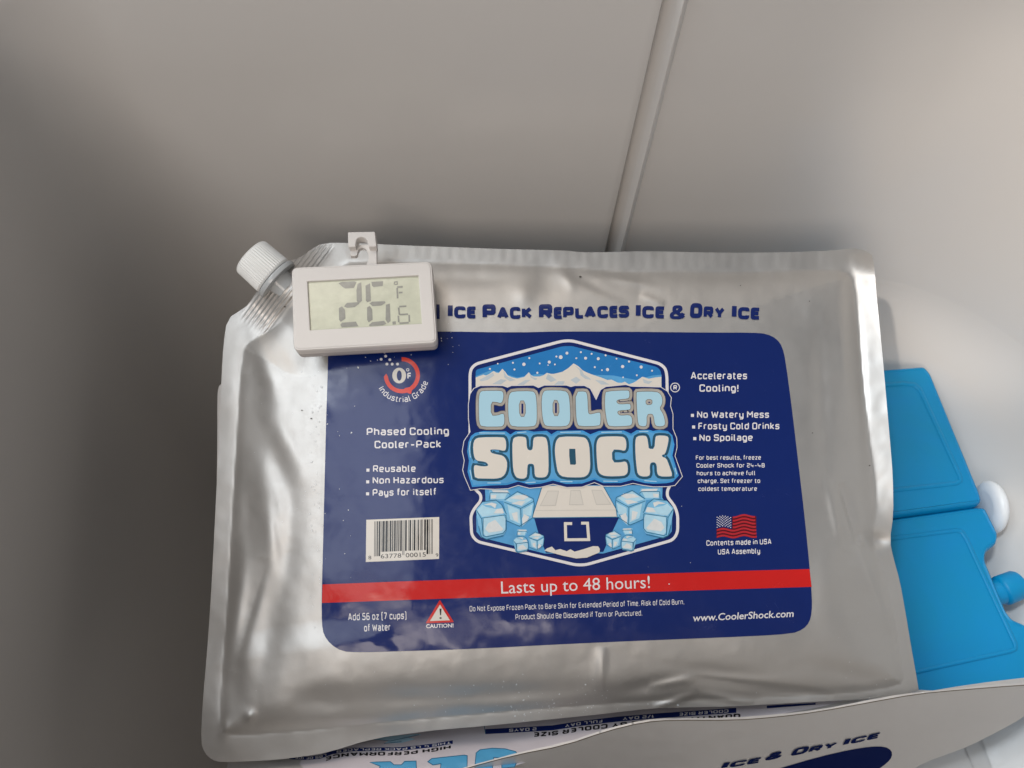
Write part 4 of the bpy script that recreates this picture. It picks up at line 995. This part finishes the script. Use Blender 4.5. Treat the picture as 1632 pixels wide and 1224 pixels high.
seg([(598, 892), (612, 874), (730, 865), (752, 905), (610, 914)])
seg([(812, 560), (850, 540), (858, 690), (828, 700), (815, 690)])
seg([(862, 528), (962, 522), (958, 562), (880, 572), (866, 560)])
seg([(845, 712), (868, 696), (975, 692), (982, 706), (948, 728), (872, 734)])
seg([(824, 745), (848, 732), (868, 760), (872, 850), (838, 872), (826, 850)])
seg([(985, 722), (1018, 712), (1024, 860), (1002, 880), (982, 850)])
seg([(838, 896), (868, 870), (970, 858), (990, 884), (960, 896), (850, 904)])
seg([(1040, 866), (1068, 862), (1070, 888), (1042, 890)])
def seg_stroke(P, wd=2.6): strokes('display_segment', [zt(P)], wd, SL, 0.0001, LCDSEG, lcd)
seg_stroke([(1080, 572), (1128, 570)]); seg_stroke([(1080, 580), (1084, 668)]); seg_stroke([(1094, 620), (1126, 618)])
seg_stroke([(1055, 548), (1058, 530), (1080, 526), (1082, 548), (1058, 552)], 1.6)
seg_stroke([(1098, 738), (1158, 734)]); seg_stroke([(1092, 746), (1100, 808)]); seg_stroke([(1104, 806), (1172, 802)]); seg_stroke([(1090, 815), (1094, 870)]); seg_stroke([(1182, 808), (1184, 868)]); seg_stroke([(1100, 879), (1178, 874)])
SH = Surf(PT - ST.n * 0.0030, NT)
hook = prism('hook', zt([(680, 228), (705, 215), (905, 212), (907, 290), (908, 384), (818, 388), (828, 360), (838, 330), (835, 290), (815, 250), (785, 237), (758, 248), (744, 278), (742, 300), (722, 311), (685, 308)]), SH,
             [(-.5, -.0002), (0, 0), (0, .0022), (-.5, .0024)], THERM, ther, label='swivel hook with a rounded notch')
SH2 = Surf(PT - ST.n * -0.0006, NT)
prism('hook_lip', zt([(663, 113), (668, 108), (886, 103), (892, 109), (905, 222), (902, 229), (840, 232), (833, 205), (828, 180), (812, 160), (790, 150), (765, 150), (745, 160), (733, 180), (726, 232), (672, 234), (665, 228)]), SH2,
      [(-.8, -.0003), (0, 0), (0, .0048), (-.5, .0050)], THERM, hook)

# ================================================================== blue freezer blocks
def block(name, P, z, th, lab, rims, dents=()):
    S = Surf((0, 0, z), (0, 0, 1))
    Q = densify(roundpoly(P, 6, 4), 6, True)
    t = thing(name, tuple(at(np.mean([q[0] for q in P]), np.mean([q[1] for q in P]), S, -th)), lab, 'ice pack', 'blue hard plastic freezer blocks')
    prism('body', Q, S, [(-7, 0.0005), (-4.5, -0.0002), (-2.2, 0.0004), (-.8, 0.0018), (0, 0.0045), (0, th - .003), (-3, th)], BLUEP, t, cap_top=False)
    decal('top_face', offset(Q, -6.6), S, -0.00035, BLUEP, t, 12)
    for r in rims:
        path = np.array(densify(r, 6)); Vv = []; F = []
        ofs = [(-3.6, -.0003), (-1.8, .0002), (0, .00045), (1.8, .0002), (3.6, -.0003)]
        n = len(path); d = np.gradient(path, axis=0); d /= np.linalg.norm(d, axis=1, keepdims=True) + 1e-9; nn = np.stack([-d[:, 1], d[:, 0]], 1)
        for o, h in ofs:
            q = path + nn * o; Vv.append(S.P(q[:, 0], q[:, 1], h + 0.0001))
        for k in range(4):
            for i in range(n - 1): F.append([k * n + i, k * n + i + 1, (k + 1) * n + i + 1, (k + 1) * n + i])
        mk('moulded_rim', np.vstack(Vv), F, BLUEP, t)
    return t, S
b1, SB1 = block('freezer_block', [(1330, 596), (1414, 587), (1474, 582.5), (1484, 594), (1563, 786), (1566, 800), (1556, 804), (1415, 823), (1330, 832)], -0.088, 0.046,
                'blue freezer block at the back of the pair, by the right wall', [[(1380, 615), (1440, 611), (1458, 613), (1466, 620), (1530, 758), (1531, 766), (1524, 770), (1415, 782), (1380, 784)]])
b2, SB2 = block('freezer_block', [(1330, 838), (1419, 826), (1555, 807), (1571, 808), (1592, 850), (1590, 866), (1573, 878), (1571, 892), (1604, 972), (1614, 986), (1634, 994), (1650, 1010), (1690, 1112), (1330, 1112)], -0.092, 0.044,
                'blue freezer block in front of the other, with a round cap at its side', [[(1380, 866), (1420, 858), (1525, 845), (1533, 847), (1540, 858), (1618, 1025), (1619, 1034), (1610, 1038), (1500, 1062), (1400, 1085)]])
c0 = at(1588, 945, SB2, -0.012); c1 = at(1626, 930, SB2, -0.010); axx = c1 - c0; Lc = np.linalg.norm(axx); axx /= Lc
A0 = c0; ax = axx; Ln = Lc; u = np.cross(ax, [0, 0, 1.0]); u /= np.linalg.norm(u); v = np.cross(u, ax)
tube('cap', [(-.004, .0068), (.002, .0070), (.003, .0082), (.004, .0085), (Ln - .002, .0082), (Ln - .0006, .0074), (Ln, .0060)], BLUEP, b2, seg=48, label='round blue filling cap')
disc = thing('x', (0, 0, 0), '', ''); bpy.data.objects.remove(disc)
A0 = np.array([0.290, -0.020, -0.104]); ax = np.array([1.0, 0, 0]); u = np.array([0, 1.0, 0]); v = np.array([0, 0, 1.0])  # white domed disc standing beside the freezer blocks
tube('white_disc', [(-.003, .010), (-.002, .0140), (0, .0158), (.0015, .0160), (.003, .0154), (.0045, .0135), (.0056, .0100), (.006, .005)], DISC, cooler, seg=64, label='round white plug low on the right wall')

# ---- frost and grit on the top pouch
rng = np.random.RandomState(4)
fr = []
for cx, cy, sx_, sy_, n in [(504, 660, 8, 40, 40), (504, 760, 6, 60, 30), (500, 830, 9, 40, 30), (503, 930, 5, 40, 20), (545, 640, 14, 60, 6), (590, 575, 60, 8, 8), (840, 1120, 110, 14, 60),
                            (880, 1130, 60, 9, 50), (545, 880, 12, 60, 5), (1110, 900, 60, 40, 4), (1380, 1080, 20, 40, 12), (900, 1100, 300, 14, 40), (440, 640, 40, 90, 16), (720, 545, 12, 20, 10)]:
    for _ in range(n):
        x, y = cx + rng.normal() * sx_, cy + rng.normal() * sy_; r = 0.25 + abs(rng.normal()) * 0.36
        if y > 1150 or not inside(OUT1, np.array([x]), np.array([y]))[0]: continue
        a0 = rng.uniform(0, 6.28); el = rng.uniform(1, 1.9)
        P = []
        for k in range(6):
            t = k * 1.047; dx, dy = r * el * math.cos(t) * rng.uniform(.7, 1.2), r * math.sin(t) * rng.uniform(.7, 1.2)
            P.append((x + dx * math.cos(a0) - dy * math.sin(a0), y + dx * math.sin(a0) + dy * math.cos(a0)))
        fr.append(P)
o = decals('frost_specks', fr, S1, 0.0003, mat('frost', (0.80, 0.82, 0.84), rough=0.5, spec=0.6), pouch, 30); o['kind'] = 'stuff'
gr = []
for x, y, r in [(454, 489, 1.3), (496, 667, 1.2), (481, 654, .9), (925, 441, 1.6), (1343, 362, 0), (1386, 742, 1.0), (1233, 600, 0), (1295, 690, 0.8), (1180, 455, .6), (1290, 480, .7)]:
    if r: gr.append([(x + r * 1.4 * math.cos(t + x), y + r * math.sin(t + x)) for t in (0, 1.05, 2.1, 3.14, 4.2, 5.24)])
o = decals('grit_specks', gr, S1, 0.0003, mat('grit', (0.10, 0.09, 0.08), rough=0.8), pouch, 30); o['kind'] = 'stuff'
